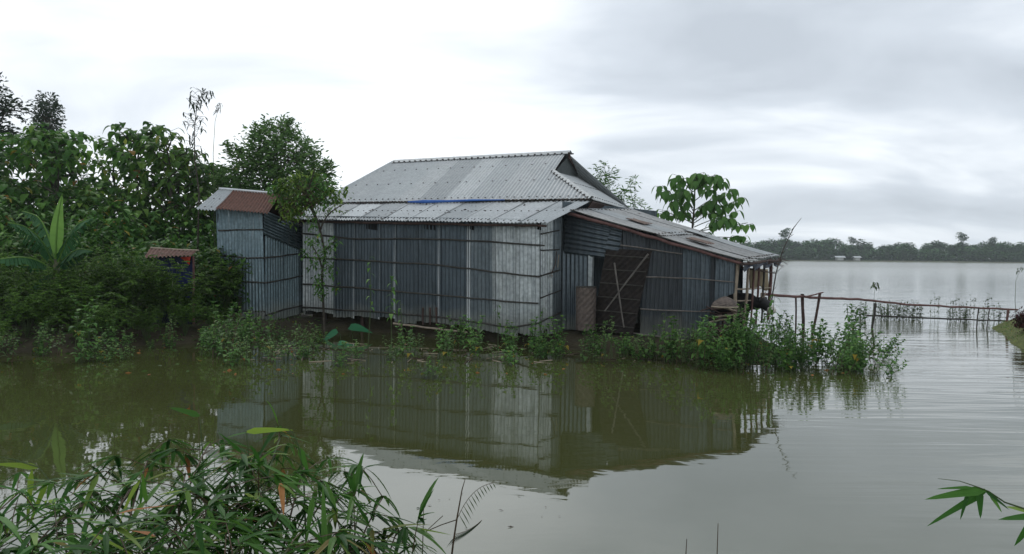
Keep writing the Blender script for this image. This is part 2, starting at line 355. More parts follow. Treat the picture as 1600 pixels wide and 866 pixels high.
def rb(x, y):
    s = sdist(x, y, [(13.9, 22), (12.7, 20.8), (12.0, 19.2), (10.9, 17.2), (10.4, 15.8), (11.4, 14.6), (26, 14), (26, 23), (16, 22.6)])
    return max(-.6, min(.36, s * .6)) + .03 * math.sin(x * 5) * math.sin(y * 4)
grid('grassy_bank', 10, 27, 14, 27, 68, 60, rb, GRASSM)
grid('far_shore', -640, 640, 290, 608, 60, 24, lambda x, y: max(-.5, min(.7, (y - 308 - 3 * math.sin(x * .03)) * .06)), SHORE)

# ------------------------------------------------------------ main house
FD = V((-.839, .545, 0)); BD = V((.545, .839, 0))
W0 = V((.53, 15.7, 0)); nF = V((.545, .839, 0)); nS = V((.839, -.545, 0))
L0 = W0 + BD * .91
hp = W0 + V((-2.2, 3.4, .25))
house = empty('tin_house', hp, 'long grey corrugated tin house with a pitched roof standing in floodwater', 'house')
def wf(px, py): return PP(px, py, W0, nF)
def pole(mb, pts, r, mat, n=7, kn=True):
    """a hand-cut bamboo or wood pole with nodes and slight bends"""
    pts = [V(p) for p in pts]; fine = []; rr = []
    for a, b in zip(pts[:-1], pts[1:]):
        k = max(2, int((b - a).length / .28))
        for i in range(k): fine.append(a.lerp(b, i / k) + V((U(-1, 1), U(-1, 1), U(-1, 1))) * r * .35)
    fine.append(pts[-1]); p2 = []
    for i, p in enumerate(fine):
        rr.append(r * (1 - .25 * i / len(fine)) * (1.0 if i % 2 else 1.12)); p2.append(p)
    mb.tube(p2, rr, mat, n)
def battens(parent, lst, r=.022, mat=BAM, off=V((0, 0, 0))):
    for pts in lst:
        mb = MB(); pole(mb, [p + off for p in pts], r, mat); mb.build('batten', parent)
def topy(px): return 343 + (px - 475) * (349 - 343) / 385
def boty(px): return 486 + (px - 475) * (524 - 486) / 368
front = [(474, 522, TL, 0), (522, 553, TD, 1), (553, 592, TD, 1), (592, 617, TD, 1), (617, 650, TD, 0), (650, 686, TD, 1), (686, 731, TD, 0), (731, 770, TM, 0), (770, 808, TL, 0), (808, 843, TL, 0)]
for i, (a, b, m, ed) in enumerate(front):
    mb = MB(); z = -nF * (.006 * (i % 2)); dy = U(-4, 5)
    mb.corr(wf(a, boty(a) + dy) + z, wf(b + 2, boty(b) + dy) + z, wf(b + 2, topy(b) - 6) + z, wf(a, topy(a) - 6) + z, m, rows=8, edge=TE if ed else None, jag=.03)
    if a == 731: mb.corr(wf(731, boty(731)) + z * 2 - nF * .01, wf(737, boty(737)) - nF * .01, wf(737, 352) - nF * .01, wf(731, 352) - nF * .01, TE, pitch=.05, rows=3)
    mb.build('wall_sheet', house, smooth=True)
# black slabs on the sheets stand in for the shade in the vent gaps
for (a, b) in ((573, 590), (733, 741), (838, 846), (664, 680)):
    mb = MB(); mb.slab([wf(a, 358) - nF * .016, wf(b, 360) - nF * .016, wf(b, 347) - nF * .016, wf(a, 347) - nF * .016], .004, BLACK); mb.build('vent_gap_shade', house)
def ws(px, py): return PP(px, py, W0, nS)
for (a, b, m) in ((843, 862, TL), (862, 879, TM)):
    mb = MB(); mb.corr(ws(a, 524 - (a - 843) * .12), ws(b, 524 - (b - 843) * .12), ws(b, 336 + (862 - b) * .2), ws(a, 346), m, rows=6); mb.build('wall_sheet', house, smooth=True)
# walls that close the house on its far sides
zb, zt = .2, 3.02
c1 = L0.copy(); c2 = L0 + BD * 5.0; cb = c2 + FD * 7.0; cl_ = W0 + FD * 6.72
for (a, b, h1, h2) in ((c1, c2, 3.0, 3.05), (c2, cb, 3.0, 3.1), (cb, cl_, 3.1, 2.6)):
    mb = MB(); mb.corr(a + V((0, 0, zb)), b + V((0, 0, zb + .1)), b + V((0, 0, h2 - .05)), a + V((0, 0, h1 - .05)), TD, rows=2, sub=4, pitch=.1); mb.build('wall_sheet', house, smooth=True)
o2 = -nF * .036
battens(house, [
    [wf(474, 365) + o2, wf(560, 374) + o2, wf(660, 373) + o2, wf(760, 377) + o2, wf(852, 384) + o2],
    [wf(474, 402) + o2, wf(560, 407) + o2, wf(686, 414) + o2, wf(790, 427) + o2, wf(843, 433) + o2, ws(873, 422) - nS * -.03],
    [wf(474, 444) + o2, wf(560, 450) + o2, wf(686, 461) + o2, wf(790, 471) + o2, wf(842, 474) + o2],
    [wf(474, 480) + o2, wf(600, 488) + o2, wf(700, 497) + o2, wf(800, 512) + o2, wf(843, 505) + o2, ws(874, 488) + nS * .03]], r=.021)
battens(house, [[ws(844, 366) + nS * .03, ws(872, 360) + nS * .03], [ws(844, 391) + nS * .03, ws(872, 390) + nS * .03], [ws(843, 466) + nS * .03, ws(874, 454) + nS * .03]], r=.013)
mb = MB(); mb.tube([ws(866, 393) + nS * .05, ws(864, 412) + nS * .06, ws(858, 428) + nS * .05], .009, WOOD, 5); mb.tube([ws(870, 398) + nS * .05, ws(868, 418) + nS * .05], .008, BAMP, 5)
for k in range(7): mb.sprig(ws(858, 431) + nS * .05 + rdir() * .03, rdir(), BAMP, .09, .03)
mb.build('rope_tie', house)
for k, px in enumerate((664, 675, 685)):
    mb = MB(); pole(mb, [wf(px, 480) - nF * .07, wf(px, 507) - nF * .07], .022, WOOD); mb.build('stake', house)
# plinth posts and dark earth under the wall
for px in (500, 560, 620, 680, 740, 800, 838):
    mb = MB(); p = wf(px, boty(px)) + nF * .15; pole(mb, [V((p.x, p.y, -.3)), V((p.x, p.y, p.z + .1))], .05, WOOD); mb.build('foundation_post', house)
mb = MB(); a = wf(478, 486) + nF * .22; b = wf(842, 520) + nF * .22
mb.slab([V((a.x, a.y, -.3)), V((b.x, b.y, -.3)), b + V((0, 0, .05)), a + V((0, 0, .05))], .1, MUD)
mb.build('earth_plinth', house)
mb = MB(); pole(mb, [wf(620, 505) - nF * .1, wf(735, 519) - nF * .12], .022, BAMP); mb.build('sill_pole', house)

# roof geometry
E1 = P(858, 349, 15.25); E0 = P(455, 342, 19.3)
A = P(925, 312, 16.85); A0 = P(500, 318, 21.3); B = P(990, 331, 22.0)
R1 = P(888, 241, 20.4); R0 = P(615, 255, 24.0); G1 = P(866, 270, 18.9); G2 = P(909, 279, 21.6)
B0 = A0 + (B - A)
# front eave roof, sheet by sheet
SA0 = A0.lerp(A, -.03) + V((0, 0, -.03)); SA = A + V((0, 0, -.03))
ns = 10
for i in range(ns):
    u0, u1 = i / ns, (i + 1) / ns + .006; mb = MB(); dz = V((0, 0, .006 * (i % 2)))
    mb.corr(E0.lerp(E1, u0) + dz, E0.lerp(E1, min(u1, 1)) + dz, SA0.lerp(SA, min(u1, 1)) + dz, SA0.lerp(SA, u0) + dz, RF2 if i % 3 else RF1, rows=4, amp=.013, nails=(.06, .5, .95))
    mb.build('eave_sheet', house, smooth=False)
# upper roof front slope
eu = (A0 - A).normalized(); Lh = (A0 - A).length
plN = (A0 - A).cross(R1 - A).normalized(); 
if plN.z < 0: plN = -plN
def onpl(px, py): return PP(px, py, A, plN)
r1 = onpl(888, 241); r0 = onpl(615, 255); g1 = onpl(866, 270)
gu = (onpl(690, 252) - onpl(621, 316)).normalized()
def uv(p):
    q = p - A; a = eu.dot(gu); b1 = q.dot(eu); b2 = q.dot(gu); det = 1 - a * a; return ((b1 - a * b2) / det, (b2 - a * b1) / det)
poly = [(0.0, 0.0), uv(g1), uv(r1), uv(r0), (Lh, 0.0)]
for i in range(1, 5):
    if poly[i][0] <= poly[i - 1][0] + .02: poly[i] = (poly[i - 1][0] + .02, poly[i][1])
def vtop(u):
    for (a, va), (b, vb) in zip(poly[:-1], poly[1:]):
        if a <= u <= b: return va + (vb - va) * (u - a) / (b - a)
    return 0
def roof_strip(u0, u1, mat, amp=.013, pitch=.1):
    mb = MB(); sub = 6; step = pitch / sub; n = max(2, int((u1 - u0) / step)); vs = []; fs = []; rows = 4
    us = [u0 + (u1 - u0) * i / n for i in range(n + 1)]
    for u in us:
        vt = max(.01, vtop(u))
        for j in range(rows + 1):
            v = vt * j / rows; vs.append(A + eu * u + gu * v + plN * (.03 + amp * math.cos(2 * math.pi * u / pitch)))
    for i in range(n):
        for j in range(rows): a = i * (rows + 1) + j; fs.append((a, a + 1, a + rows + 2, a + rows + 1))
    mb.add(vs, fs, mat)
    for v in (.12, 1.25, 2.4, 3.5, 4.6):
        u = math.ceil(u0 / (2 * pitch)) * 2 * pitch
        while u < u1:
            if v < vtop(u) - .05: mb.box(A + eu * u + gu * (v + U(-.02, .02)) + plN * (.03 + amp + .004), .035, .035, .012, NAIL, (perp(plN)[0], perp(plN)[1], plN))
            u += 2 * pitch * (1 if v in (.12,) else 2)
    mb.build('roof_sheet', house, smooth=False)
def u_at(px): # where an eave pixel falls along the eave
    q = PP(px, 315, A, V((.545, .839, 0)).normalized()); return (q - A).dot(eu)
cuts = [0, .75, 1.45]
u = cuts[-1]; k = 0
marks = [(845, RF1), (812, RF2), (770, RF1), (728, RF2), (688, RF1), (655, RF2), (618, RF1), (580, RF1), (545, RF2), (500, RF1)]
prev = 0.0
ul = lambda px: max(0, uv(onpl(px, 317))[0])
seq = [(905, RF2), (845, RF2), (815, RF1), (770, RF2), (728, RF1), (692, RF2), (652, RF1), (618, RF2), (580, RF1), (545, RF1), (500, RF1)]
for px, m in seq:
    nu = min(Lh, ul(px)); nu = Lh if px == 500 else nu
    if nu > prev + .1: roof_strip(prev, nu, m); prev = nu
# back slope, hip ends, gablet
def quadroof(name, bl, br, tr, tl, mat, **k):
    mb = MB(); mb.corr(bl, br, tr, tl, mat, pitch=.1, amp=.013, rows=3, sub=5, **k); return mb.build(name, house, smooth=False)
quadroof('roof_sheet', B + (V((0, 0, .0))), B0, R0, R1, RF1)
quadroof('roof_sheet', A + plN * .02, B, G2, g1 + plN * .02, RF2, nails=(.1, .6))
quadroof('roof_sheet', A0, B0, R0 + V((0, 0, -.02)), R0 + V((0, 0, -.01)), RF1)
# gablet wall: horizontal ribs, set back under the barge
gi = FD * .45
mb = MB(); ga, gb, gc = g1 + gi * .0, G2 - FD * .03, r1 + gi * .12 + V((0, 0, -.10))
mb.corr(ga, gc, gc + V((0, 0, -.01)), gb, TL, pitch=.085, rows=3); mb.build('gable_sheet', house)
mb = MB()
for (a, b) in ((r1 + V((0, 0, .02)), G2 + V((.02, 0, .02))),):
    d = (b - a).normalized(); mb.slab([a, b, b - V((0, 0, .14)), a - V((0, 0, .14))], .03, WOOD)
mb.build('barge_board', house)
def cap(name, a, b, r=.09, dots=True, mat=TE):
    mb = MB(); a, b = V(a), V(b); d = (b - a).normalized(); s = d.cross(V((0, 0, 1))).normalized(); n = int((b - a).length / .1); vs = []; fs = []
    for i in range(n + 1):
        p = a + d * (b - a).length * i / n; q = .012 if i % 2 else 0
        vs += [p - s * (r + q) - V((0, 0, r * .5)), p + V((0, 0, .035)), p + s * (r + q) - V((0, 0, r * .5))]
    for i in range(n): o = i * 3; fs += [(o, o + 3, o + 4, o + 1), (o + 1, o + 4, o + 5, o + 2)]
    mb.add(vs, fs, RF1)
    if dots:
        for i in range(0, n, 2):
            p = a + d * (b - a).length * i / n
            for k in (-1, 1): mb.box(p + s * k * r * .9 + V((0, 0, -r * .35)), .05, .035, .03, NAIL)
    return mb.build(name, house)
cap('ridge_cap', r1 + V((.06, -.03, .06)), r0 + V((0, 0, .06)), .12)
cap('hip_cap', g1 + plN * .06, A + plN * .05, .055)
cap('hip_cap', r0 + plN * .05, A0 + plN * .05, .06, dots=False)
# drip line of dark laps between upper roof and eave roof, blue rag, underside fascia
mb = MB()
for k in range(60):
    u = Lh * (k + U(0, 1)) / 62; p = A + eu * u + plN * .03 - gu * .03
    mb.box(p, U(.04, .10), .03, .02, NAIL, (eu, gu, plN))
mb.build('lap_edge', house)['kind'] = 'stuff'
mb = MB(); pa = [onpl(px, py) + plN * .06 - gu * .05 for px, py in ((640, 318), (665, 317.5), (700, 317), (740, 315.5), (790, 315))]
mb.tube(pa, [.02, .045, .03, .025, .012], BLUES, 6); mb.build('blue_tarp_strip', house)
mb = MB(); mb.slab([A - V((0, 0, .03)), B - V((0, 0, .03)), B - V((0, 0, .30)) + FD * .3, A - V((0, 0, .35)) + FD * .25], .02, WOOD); mb.build('fascia', house)
battens(house, [[E0 + V((0, .12, -.05)), E1 + V((-.05, .12, -.05))]], r=.03, mat=WOOD)
# old dent spots and leaves fallen on the eave roof
mb = MB()
for k in range(26):
    p = E0.lerp(E1, U(.02, .95)).lerp(SA0.lerp(SA, U(.02, .95)), U(.15, .9)) + V((0, 0, .02)); mb.sprig(p, rdir(-.1, .1), NAIL, U(.05, .10), .04)
tag(mb.build('fallen_leaves'), 'few dark dry leaves scattered on the low front roof', 'leaves', kind='stuff')

# ------------------------------------------------------------ lean-to on the right
def wl(px, py, off=0.0): return PP(px, py, L0 - nF * off, nF)
lp = L0 + V((1.6, -.2, .25))
lean = empty('lean_to', lp, 'low dark tin lean-to sloping down from the right end of the house', 'shed')
def LS(quad, mat, off=0.0, **k):
    mb = MB(); q = [wl(x, y, off) for x, y in quad]; mb.corr(*q, mat, **k); return mb.build('wall_sheet', lean, smooth=True)
LS([(880, 514), (918, 517), (920, 398), (880, 392)], TD2, .0, rows=6)
LS([(918, 517), (926, 517), (929, 399), (920, 398)], TL, .01, rows=4)
# horizontal ribbed sheets: ribs run left to right
LS([(882, 396), (883, 335), (955, 352), (944, 404)][0:4], TD2, .03, rows=5)
LS([(944, 392), (956, 352), (973, 357), (966, 395)], TD2, .055, rows=3)
LS([(1000, 524), (1066, 530), (1068, 385), (1012, 372)], TDD, .0, rows=6, edge=None)
LS([(1066, 530), (1108, 537), (1112, 393), (1068, 383)], TD2, .012, rows=6)
LS([(1108, 500), (1117, 502), (1120, 396), (1111, 393)], TDD, .0, rows=4)
LS([(1117, 470), (1148, 458), (1150, 405), (1120, 396)], TD2, .012, rows=4)
LS([(955, 395), (1014, 402), (1014, 370), (955, 352)], TDD, .0, rows=3)
# woven mat door tied up with two crossed bamboos
mb = MB(); q = [wl(926, 516, .08), wl(990, 523, .08), wl(1018, 392, .06), wl(948, 388, .06)]
nrow, ncol = 22, 14; vs = []; fs = []
for j in range(nrow + 1):
    for i in range(ncol + 1):
        u_, v_ = i / ncol, j / nrow; p = q[0].lerp(q[1], u_).lerp(q[3].lerp(q[2], u_), v_) - nF * (.012 * ((i + j) % 2) + .03 * math.sin(v_ * 3 + u_ * 2)); vs.append(p)
for j in range(nrow):
    for i in range(ncol): a = j * (ncol + 1) + i; fs.append((a, a + 1, a + ncol + 2, a + ncol + 1))
mb.add(vs, fs, MATM); door = mb.build('mat_door', lean)
for k in range(6):
    mb = MB(); t = (k + .5) / 6; pole(mb, [q[0].lerp(q[3], t) - nF * .05, q[1].lerp(q[2], t) - nF * .05], .012, BAM); mb.build('lath', door)
for pts in ([(1013, 397), (945, 486)], [(960, 411), (975, 512)]):
    mb = MB(); pole(mb, [wl(*pts[0], .20), wl(*pts[1], .22)], .016, BAMG); mb.build('brace_pole', door)
battens(lean, [[wl(1010, 433, .04), wl(1080, 435, .04), wl(1147, 441, .04)], [wl(1000, 483, .04), wl(1060, 486, .04), wl(1110, 487, .04)], [wl(970, 383, .04), wl(1066, 397, .04)], [wl(986, 520, .04), wl(1060, 530, .06), wl(1108, 536, .04)]], r=.014, mat=BAMG)
# far and right closing walls
RE = V((.839, -.545, 0)); lb = BD * 2.7
mb = MB(); a = L0 + lb; b = a + RE * 3.0; mb.corr(a + V((0, 0, .1)), b + V((0, 0, .1)), b + V((0, 0, 2.05)), a + V((0, 0, 2.75)), TD, rows=2, sub=4, pitch=.1); mb.build('wall_sheet', lean)
# corner and porch posts
fr = wl(1150, 405, -.02); bk = P(1206, 404, 16.9)
def post(px0, py0, px1, py1, d0, d1, r, mat, name='porch_post'):
    mb = MB(); a = P(px0, py0, d0); b = P(px1, py1, d1); pole(mb, [a, b], r, mat); return mb.build(name, lean)
post(1153, 404, 1147, 512, 14.45, 14.5, .034, BAMP)
post(1170, 408, 1163, 512, 14.9, 14.9, .028, BAMP)
post(1179, 408, 1173, 508, 15.3, 15.3, .022, RWOOD)
post(1187, 408, 1181, 508, 15.7, 15.7, .022, RWOOD)
post(1195, 409, 1190, 505, 16.0, 16.0, .022, BAM)
post(1205, 408, 1200, 500, 16.6, 16.6, .036, RWOOD)
mb = MB(); mb.slab([P(1140, 520, 14.65), P(1160, 520, 14.75), P(1160, 404, 14.75), P(1142, 400, 14.65)], .03, WOOD)
mb.slab([P(1105, 540, 14.9), P(1110, 540, 15.0), P(1110, 400, 15.0), P(1105, 400, 14.9)], .03, WOOD)
mb = MB(); pole(mb, [P(1150, 452, 14.6), P(1204, 450, 16.6)], .016, BAMP); mb.build('porch_rail', lean)
mb = MB(); pole(mb, [P(1158, 418, 14.8), P(1212, 427, 16.6)], .016, WOOD); mb.build('porch_rail', lean)
mb = MB(); pole(mb, [P(1152, 470, 14.6), P(1196, 470, 16.4)], .014, BAMP); mb.build('porch_rail', lean)
# lean-to roof sheets
F0 = P(890, 329, 16.15); F1 = P(1162, 408, 14.25); K0 = P(985, 329, 18.7); K1 = P(1221, 402, 16.8)
tones = [RF3, RF1, RF3, RF3]
for i in range(4):
    for j in range(2):
        u0, u1 = i / 4, (i + 1) / 4 + .02; v0, v1 = (0, .55) if j == 0 else (.53, 1.0); dz = V((0, 0, (.02 if j == 0 else 0) + .012 * (i % 2) + U(0, .01)))
        pt = lambda u, v: F0.lerp(F1, v).lerp(K0.lerp(K1, v), min(u, 1)) + dz
        mb = MB(); ex = U(-.015, .015) if j else 0
        mb.corr(pt(u0, v1 + ex), pt(u1, v1 + ex), pt(u1, v0), pt(u0, v0), tones[(i + j * 2) % 4], rows=5, sub=5, pitch=.09, amp=.012, sag=-.02, nails=(.05, .95), jag=.02)
        mb.build('roof_sheet', lean)
for k, (u_, v_) in enumerate(((.35, .30), (.25, .70), (.7, .55))):
    mb = MB(); c = F0.lerp(F1, v_).lerp(K0.lerp(K1, v_), u_) + V((0, 0, .06)); e1 = (F1 - F0).normalized() * .7; e2 = (K0 - F0).normalized() * .6
    mb.corr(c + e1 * .3 - e2 * .35, c + e1 * .34 + e2 * .35, c - e1 * .3 + e2 * .3, c - e1 * .34 - e2 * .3, (RU2 if k < 2 else RF2), rows=3, pitch=.09, amp=.01); tag(mb.build('roof_patch', lean), 'loose rusty sheet lying on the low roof' if k < 2 else 'loose pale sheet lying on the low roof')
mb = MB(); pole(mb, [F0 - V((0, -.05, .05)), F1 - V((0, -.05, .05))], .035, RWOOD); mb.build('eave_pole', lean)
mb = MB(); pole(mb, [F1 - V((.02, 0, .06)), K1 - V((.02, 0, .06))], .03, WOOD); mb.build('eave_pole', lean)
mb = MB()  # sagging dark blue plastic under the porch eave
vs = []; fs = []
for i in range(13):
    for j in range(4):
        p = F1.lerp(K1, i / 12) + V((-.02, 0, -.05)) - V((0, 0, 1)) * (j * .035 * (1 + .6 * math.sin(i * 1.9))) + V((.03 * math.sin(i * 2 + j), 0, 0)); vs.append(p)
for i in range(12):
    for j in range(3): a = i * 4 + j; fs.append((a, a + 1, a + 5, a + 4))
mb.add(vs, fs, plain('dark_plastic', (.010, .016, .03), (.025, .04, .07), 5, rough=.5)); mb.build('plastic_fringe', lean)
mb = MB()
for k in range(40):
    p = F1.lerp(K1, U(.55, 1.02)) + V((U(-.1, .05), 0, U(-.12, .0))); mb.tube([p, p + V((U(-.15, .2), U(-.1, .1), U(-.12, .05)))], .006, WOOD, 3)
mb.build('thatch_fringe', lean)
# pieces kept under the lean-to
def cyl_weave(name, base, r0, r1, h, mat, parent=None, n=20, rows=14, closed=True):
    mb = MB(); vs = []; fs = []
    for j in range(rows + 1):
        t = j / rows; rr = r0 + (r1 - r0) * t
        for i in range(n):
            a = 2 * math.pi * i / n; q = rr + .010 * ((i + j) % 2); vs.append(V(base) + V((math.cos(a) * q, math.sin(a) * q, h * t)))
    for j in range(rows):
        for i in range(n): fs.append((j * n + i, j * n + (i + 1) % n, (j + 1) * n + (i + 1) % n, (j + 1) * n + i))
    fs.append(tuple(range(n))[::-1])
    mb.add(vs, fs, mat)
    mb.tube([V(base) + V((math.cos(2 * math.pi * i / 16) * r1, math.sin(2 * math.pi * i / 16) * r1, h)) for i in range(17)], .014, BAM, 5)
    return mb.build(name, parent)
bp = wl(915, 514, .32)
tag(cyl_weave('woven_bin', (bp.x, bp.y, bp.z - .02), .19, .20, .86, WOVEN), 'tall brown woven bin standing against the tin beside the dark doorway', 'bin')
# dark pile and basket at the porch corner
pc = P(1132, 512, 14.2)
mb = MB()
for k in range(150):
    c = V((pc.x + rnd.gauss(0, .16), pc.y + .1 + U(-.25, .25), .15 + abs(rnd.gauss(0, .28)))); d = rdir(-.35, .35)
    mb.tube([c - d * U(.15, .3), c + d * U(.15, .3)], U(.010, .02), WOOD if rnd.random() < .85 else BAMP, 4)
tag(mb.build('stick_pile'), 'dark heap of sticks under the basket at the porch corner', 'firewood')
mb = MB(); bc = P(1133, 476, 14.05); vs = []; fs = []; n = 22; rows = 9
for j in range(rows + 1):
    t = j / rows; rr = .20 * math.sin(math.pi / 2 * (1 - t) ** .8) + .004
    for i in range(n):
        a = 2 * math.pi * i / n; q = rr * (1 + .03 * ((i + j) % 2)); vs.append(bc + V((math.cos(a) * q * 1.15, math.sin(a) * q, .19 * t - .04)))
for j in range(rows):
    for i in range(n): fs.append((j * n + i, j * n + (i + 1) % n, (j + 1) * n + (i + 1) % n, (j + 1) * n + i))
mb.add(vs, fs, WOVEN); mb.tube([bc + V((math.cos(2 * math.pi * i / 16) * .235, math.sin(2 * math.pi * i / 16) * .205, -.04)) for i in range(17)], .016, BAMP, 5)
tag(mb.build('upturned_basket'), 'grey brown dome shaped basket upside down on the stick heap', 'basket')
# hanging sack
mb = MB(); vs = []; fs = []
for i in range(11):
    for j in range(9):
        p = P(1172, 419, 16.7).lerp(P(1201, 421, 17.1), i / 10) - V((0, 0, 1)) * (.42 * j / 8 * (1 + .12 * math.sin(i * .9))) + V((0, .03 * math.sin(i * 1.4 + j * .4), 0)); vs.append(p)
for i in range(10):
    for j in range(8): a = i * 9 + j; fs.append((a, a + 1, a + 10, a + 9))
mb.add(vs, fs, SACK); so_ = mb.build('hanging_sack', smooth=True); sm = so_.modifiers.new('s', 'SOLIDIFY'); sm.thickness = .012
tag(so_, 'tan cloth sack hanging on the porch rail', 'sack')
# cow in the porch, head to the right
def cow():
    c0 = P(1140, 455, 15.9); d = V((.80, -.60, 0)).normalized(); s = V((.60, .80, 0)); up = V((0, 0, 1)); o = V((c0.x, c0.y, 0))
    root = empty('cow', V((o.x, o.y, .2)), 'black cow with a white muzzle behind the porch posts', 'cow')
    mb = MB(); q = lambda a, h, k=0: o + (d * a + s * k) * .84 + up * (h * .86 - (.10 if a > .6 else 0))
    body = [(-.62, 1.10, .06), (-.58, 1.08, .19), (-.40, 1.05, .25), (-.1, 1.00, .28), (.18, 1.00, .27), (.36, 1.04, .23), (.52, 1.10, .16), (.66, 1.17, .125), (.78, 1.20, .12), (.90, 1.14, .105), (1.0, 1.05, .075)]
    mb.tube([q(a, h) for a, h, r in body], [r for a, h, r in body], COWH, 14)
    for (a, k) in ((-.45, -.15), (-.45, .15), (.32, -.14), (.32, .14)):
        hind = a < 0
        mb.tube([q(a, .95, k), q(a + (.06 if hind else 0), .72, k), q(a - (.06 if hind else 0), .48, k), q(a, .28, k), q(a + .02, .14, k)], [.12, .085, .05, .038, .05], COWH, 8)
    mb.tube([q(-.62, 1.18), q(-.70, .95), q(-.70, .6), q(-.68, .45)], [.03, .02, .015, .03], COWH, 6)
    b = mb.build('body', root, smooth=True)
    mb = MB(); mb.tube([q(.96, 1.09), q(1.02, 1.03), q(1.08, .98)], [.088, .085, .06], COWW, 10); mb.build('muzzle', root, smooth=True)
    for k in (-1, 1):
        mb = MB(); mb.tube([q(.80, 1.27, k * .07), q(.80, 1.28, k * .19), q(.79, 1.24, k * .25)], [.02, .045, .01], COWH, 6); mb.build('ear', root, smooth=True)
        mb = MB(); mb.tube([q(.80, 1.30, k * .05), q(.81, 1.38, k * .12), q(.83, 1.45, k * .11)], [.022, .016, .005], BAMP, 6); mb.build('horn', root, smooth=True)
cow()

# ------------------------------------------------------------ tin outhouse on the left
SC = P(412, 505, 18.3); SLf = P(341, 490, 18.95); SRt = P(477, 484, 19.75)
oh = empty('tin_outhouse', V(((SC.x + SRt.x) / 2, 19.2, .2)), 'narrow tin outhouse with a rusty little roof left of the main house', 'shed')
n1_ = (SC - SLf).cross(V((0, 0, 1))).normalized(); n2_ = (SRt - SC).cross(V((0, 0, 1))).normalized()
def s1(px, py, off=0.0): return PP(px, py, SC + n1_ * off, n1_)
def s2(px, py, off=0.0): return PP(px, py, SC + n2_ * off, n2_)
def OS(f, quad, mat, off=0.0, **k):
    mb = MB(); mb.corr(*[f(x, y, off) for x, y in quad], mat, **k); return mb.build('wall_sheet', oh, smooth=True)
OS(s1, [(344, 489), (378, 490), (378, 326), (338, 326)], TB, 0, rows=6)
OS(s1, [(376, 494), (416, 494), (411, 326), (376, 326)], TB, .012, rows=6)
OS(s1, [(378, 503), (414, 506), (416, 486), (380, 486)], TL, .03, rows=2)
for (q4) in ([(355, 487), (377, 487), (377, 464), (355, 462)], [(354, 501), (377, 502), (377, 489), (354, 488)]):
    mb = MB(); mb.slab([s1(x, y, .03) for x, y in q4], .02, SACK if q4[0][1] > 490 else WOVEN); mb.build('patch_board', oh)
OS(s2, [(413, 503), (446, 497), (446, 345), (412, 335)], TB, 0, rows=6)
OS(s2, [(444, 497), (477, 488), (477, 350), (444, 345)], TB, -.012, rows=6)
mb = MB(); mb.corr(s2(411, 366, .06), s2(413, 328, .06), s2(478, 356, .05), s2(478, 394, .05), TB, rows=4, pitch=.075, amp=.014); tag(mb.build('tilted_sheet', oh), 'dark ribbed sheet nailed on aslant')
c4 = SLf + (SRt - SC)
for (a, b) in ((SRt, c4), (c4, SLf)):
    mb = MB(); mb.corr(a, b, b + V((0, 0, 2.4)), a + V((0, 0, 2.4)), TD, rows=2, pitch=.1, sub=4); mb.build('wall_sheet', oh)
battens(oh, [[s1(342, 360, .03), s1(411, 359, .03)], [s1(341, 399, .03), s1(385, 403, .03), s1(414, 403, .03), s2(474, 396, .03)], [s1(342, 434, .03), s1(385, 441, .03), s1(414, 442, .03), s2(440, 438, .03), s2(474, 431, .03)], [s1(338, 486, .03), s1(415, 487, .03)], [s2(413, 493, .03), s2(445, 484, .03), s2(474, 477, .03)]], r=.02, mat=BAM)
# roof: grey sheet then rusty sheet, ridge cap, short back slope
ra, rb_, rc, rd = P(307, 327, 18.35), P(420, 334, 17.75), P(437, 304, 18.9), P(343, 296, 19.6)
rt = .28
mb = MB(); mb.corr(ra, ra.lerp(rb_, rt), rd.lerp(rc, rt - .02), rd, RF1, rows=3, nails=(.1, .5), pitch=.09); tag(mb.build('roof_sheet', oh), 'grey end of the small roof')
mb = MB(); mb.corr(ra.lerp(rb_, rt - .01) + V((0, 0, .02)), rb_ + V((0, 0, .02)), rc + V((0, 0, .02)), rd.lerp(rc, rt - .03) + V((0, 0, .02)), RU, rows=4, pitch=.09, jag=.04, sag=-.02); tag(mb.build('roof_sheet', oh), 'rust brown corrugated roof sheet')
bk1 = V((.5, .9, -.55)); mb = MB(); mb.corr(rd, rc, rc + bk1, rd + bk1, RU, rows=2, pitch=.1, sub=4); mb.build('roof_sheet', oh)
mb = MB(); mb.tube([rd + V((0, 0, .02)), rc + V((-.1, 0, .03))], .035, TE, 6); mb.build('ridge_cap', oh)
mb = MB()
for k in range(16):
    a = P(U(432, 440), U(306, 335), 18.6); b = a + V((U(.1, .55), U(-.1, .3), U(-.5, .1))); mb.tube([a, a.lerp(b, .5) + rdir() * .04, b], [.02, .015, .006], WOOD, 4)
for (x, y, x2, y2) in ((436, 306, 440, 345), (436, 330, 462, 345), (440, 318, 455, 342)): mb.tube([P(x, y, 18.7), P(x2, y2, 18.8)], .035, WOOD, 5)
mb.build('broken_rafters', oh)

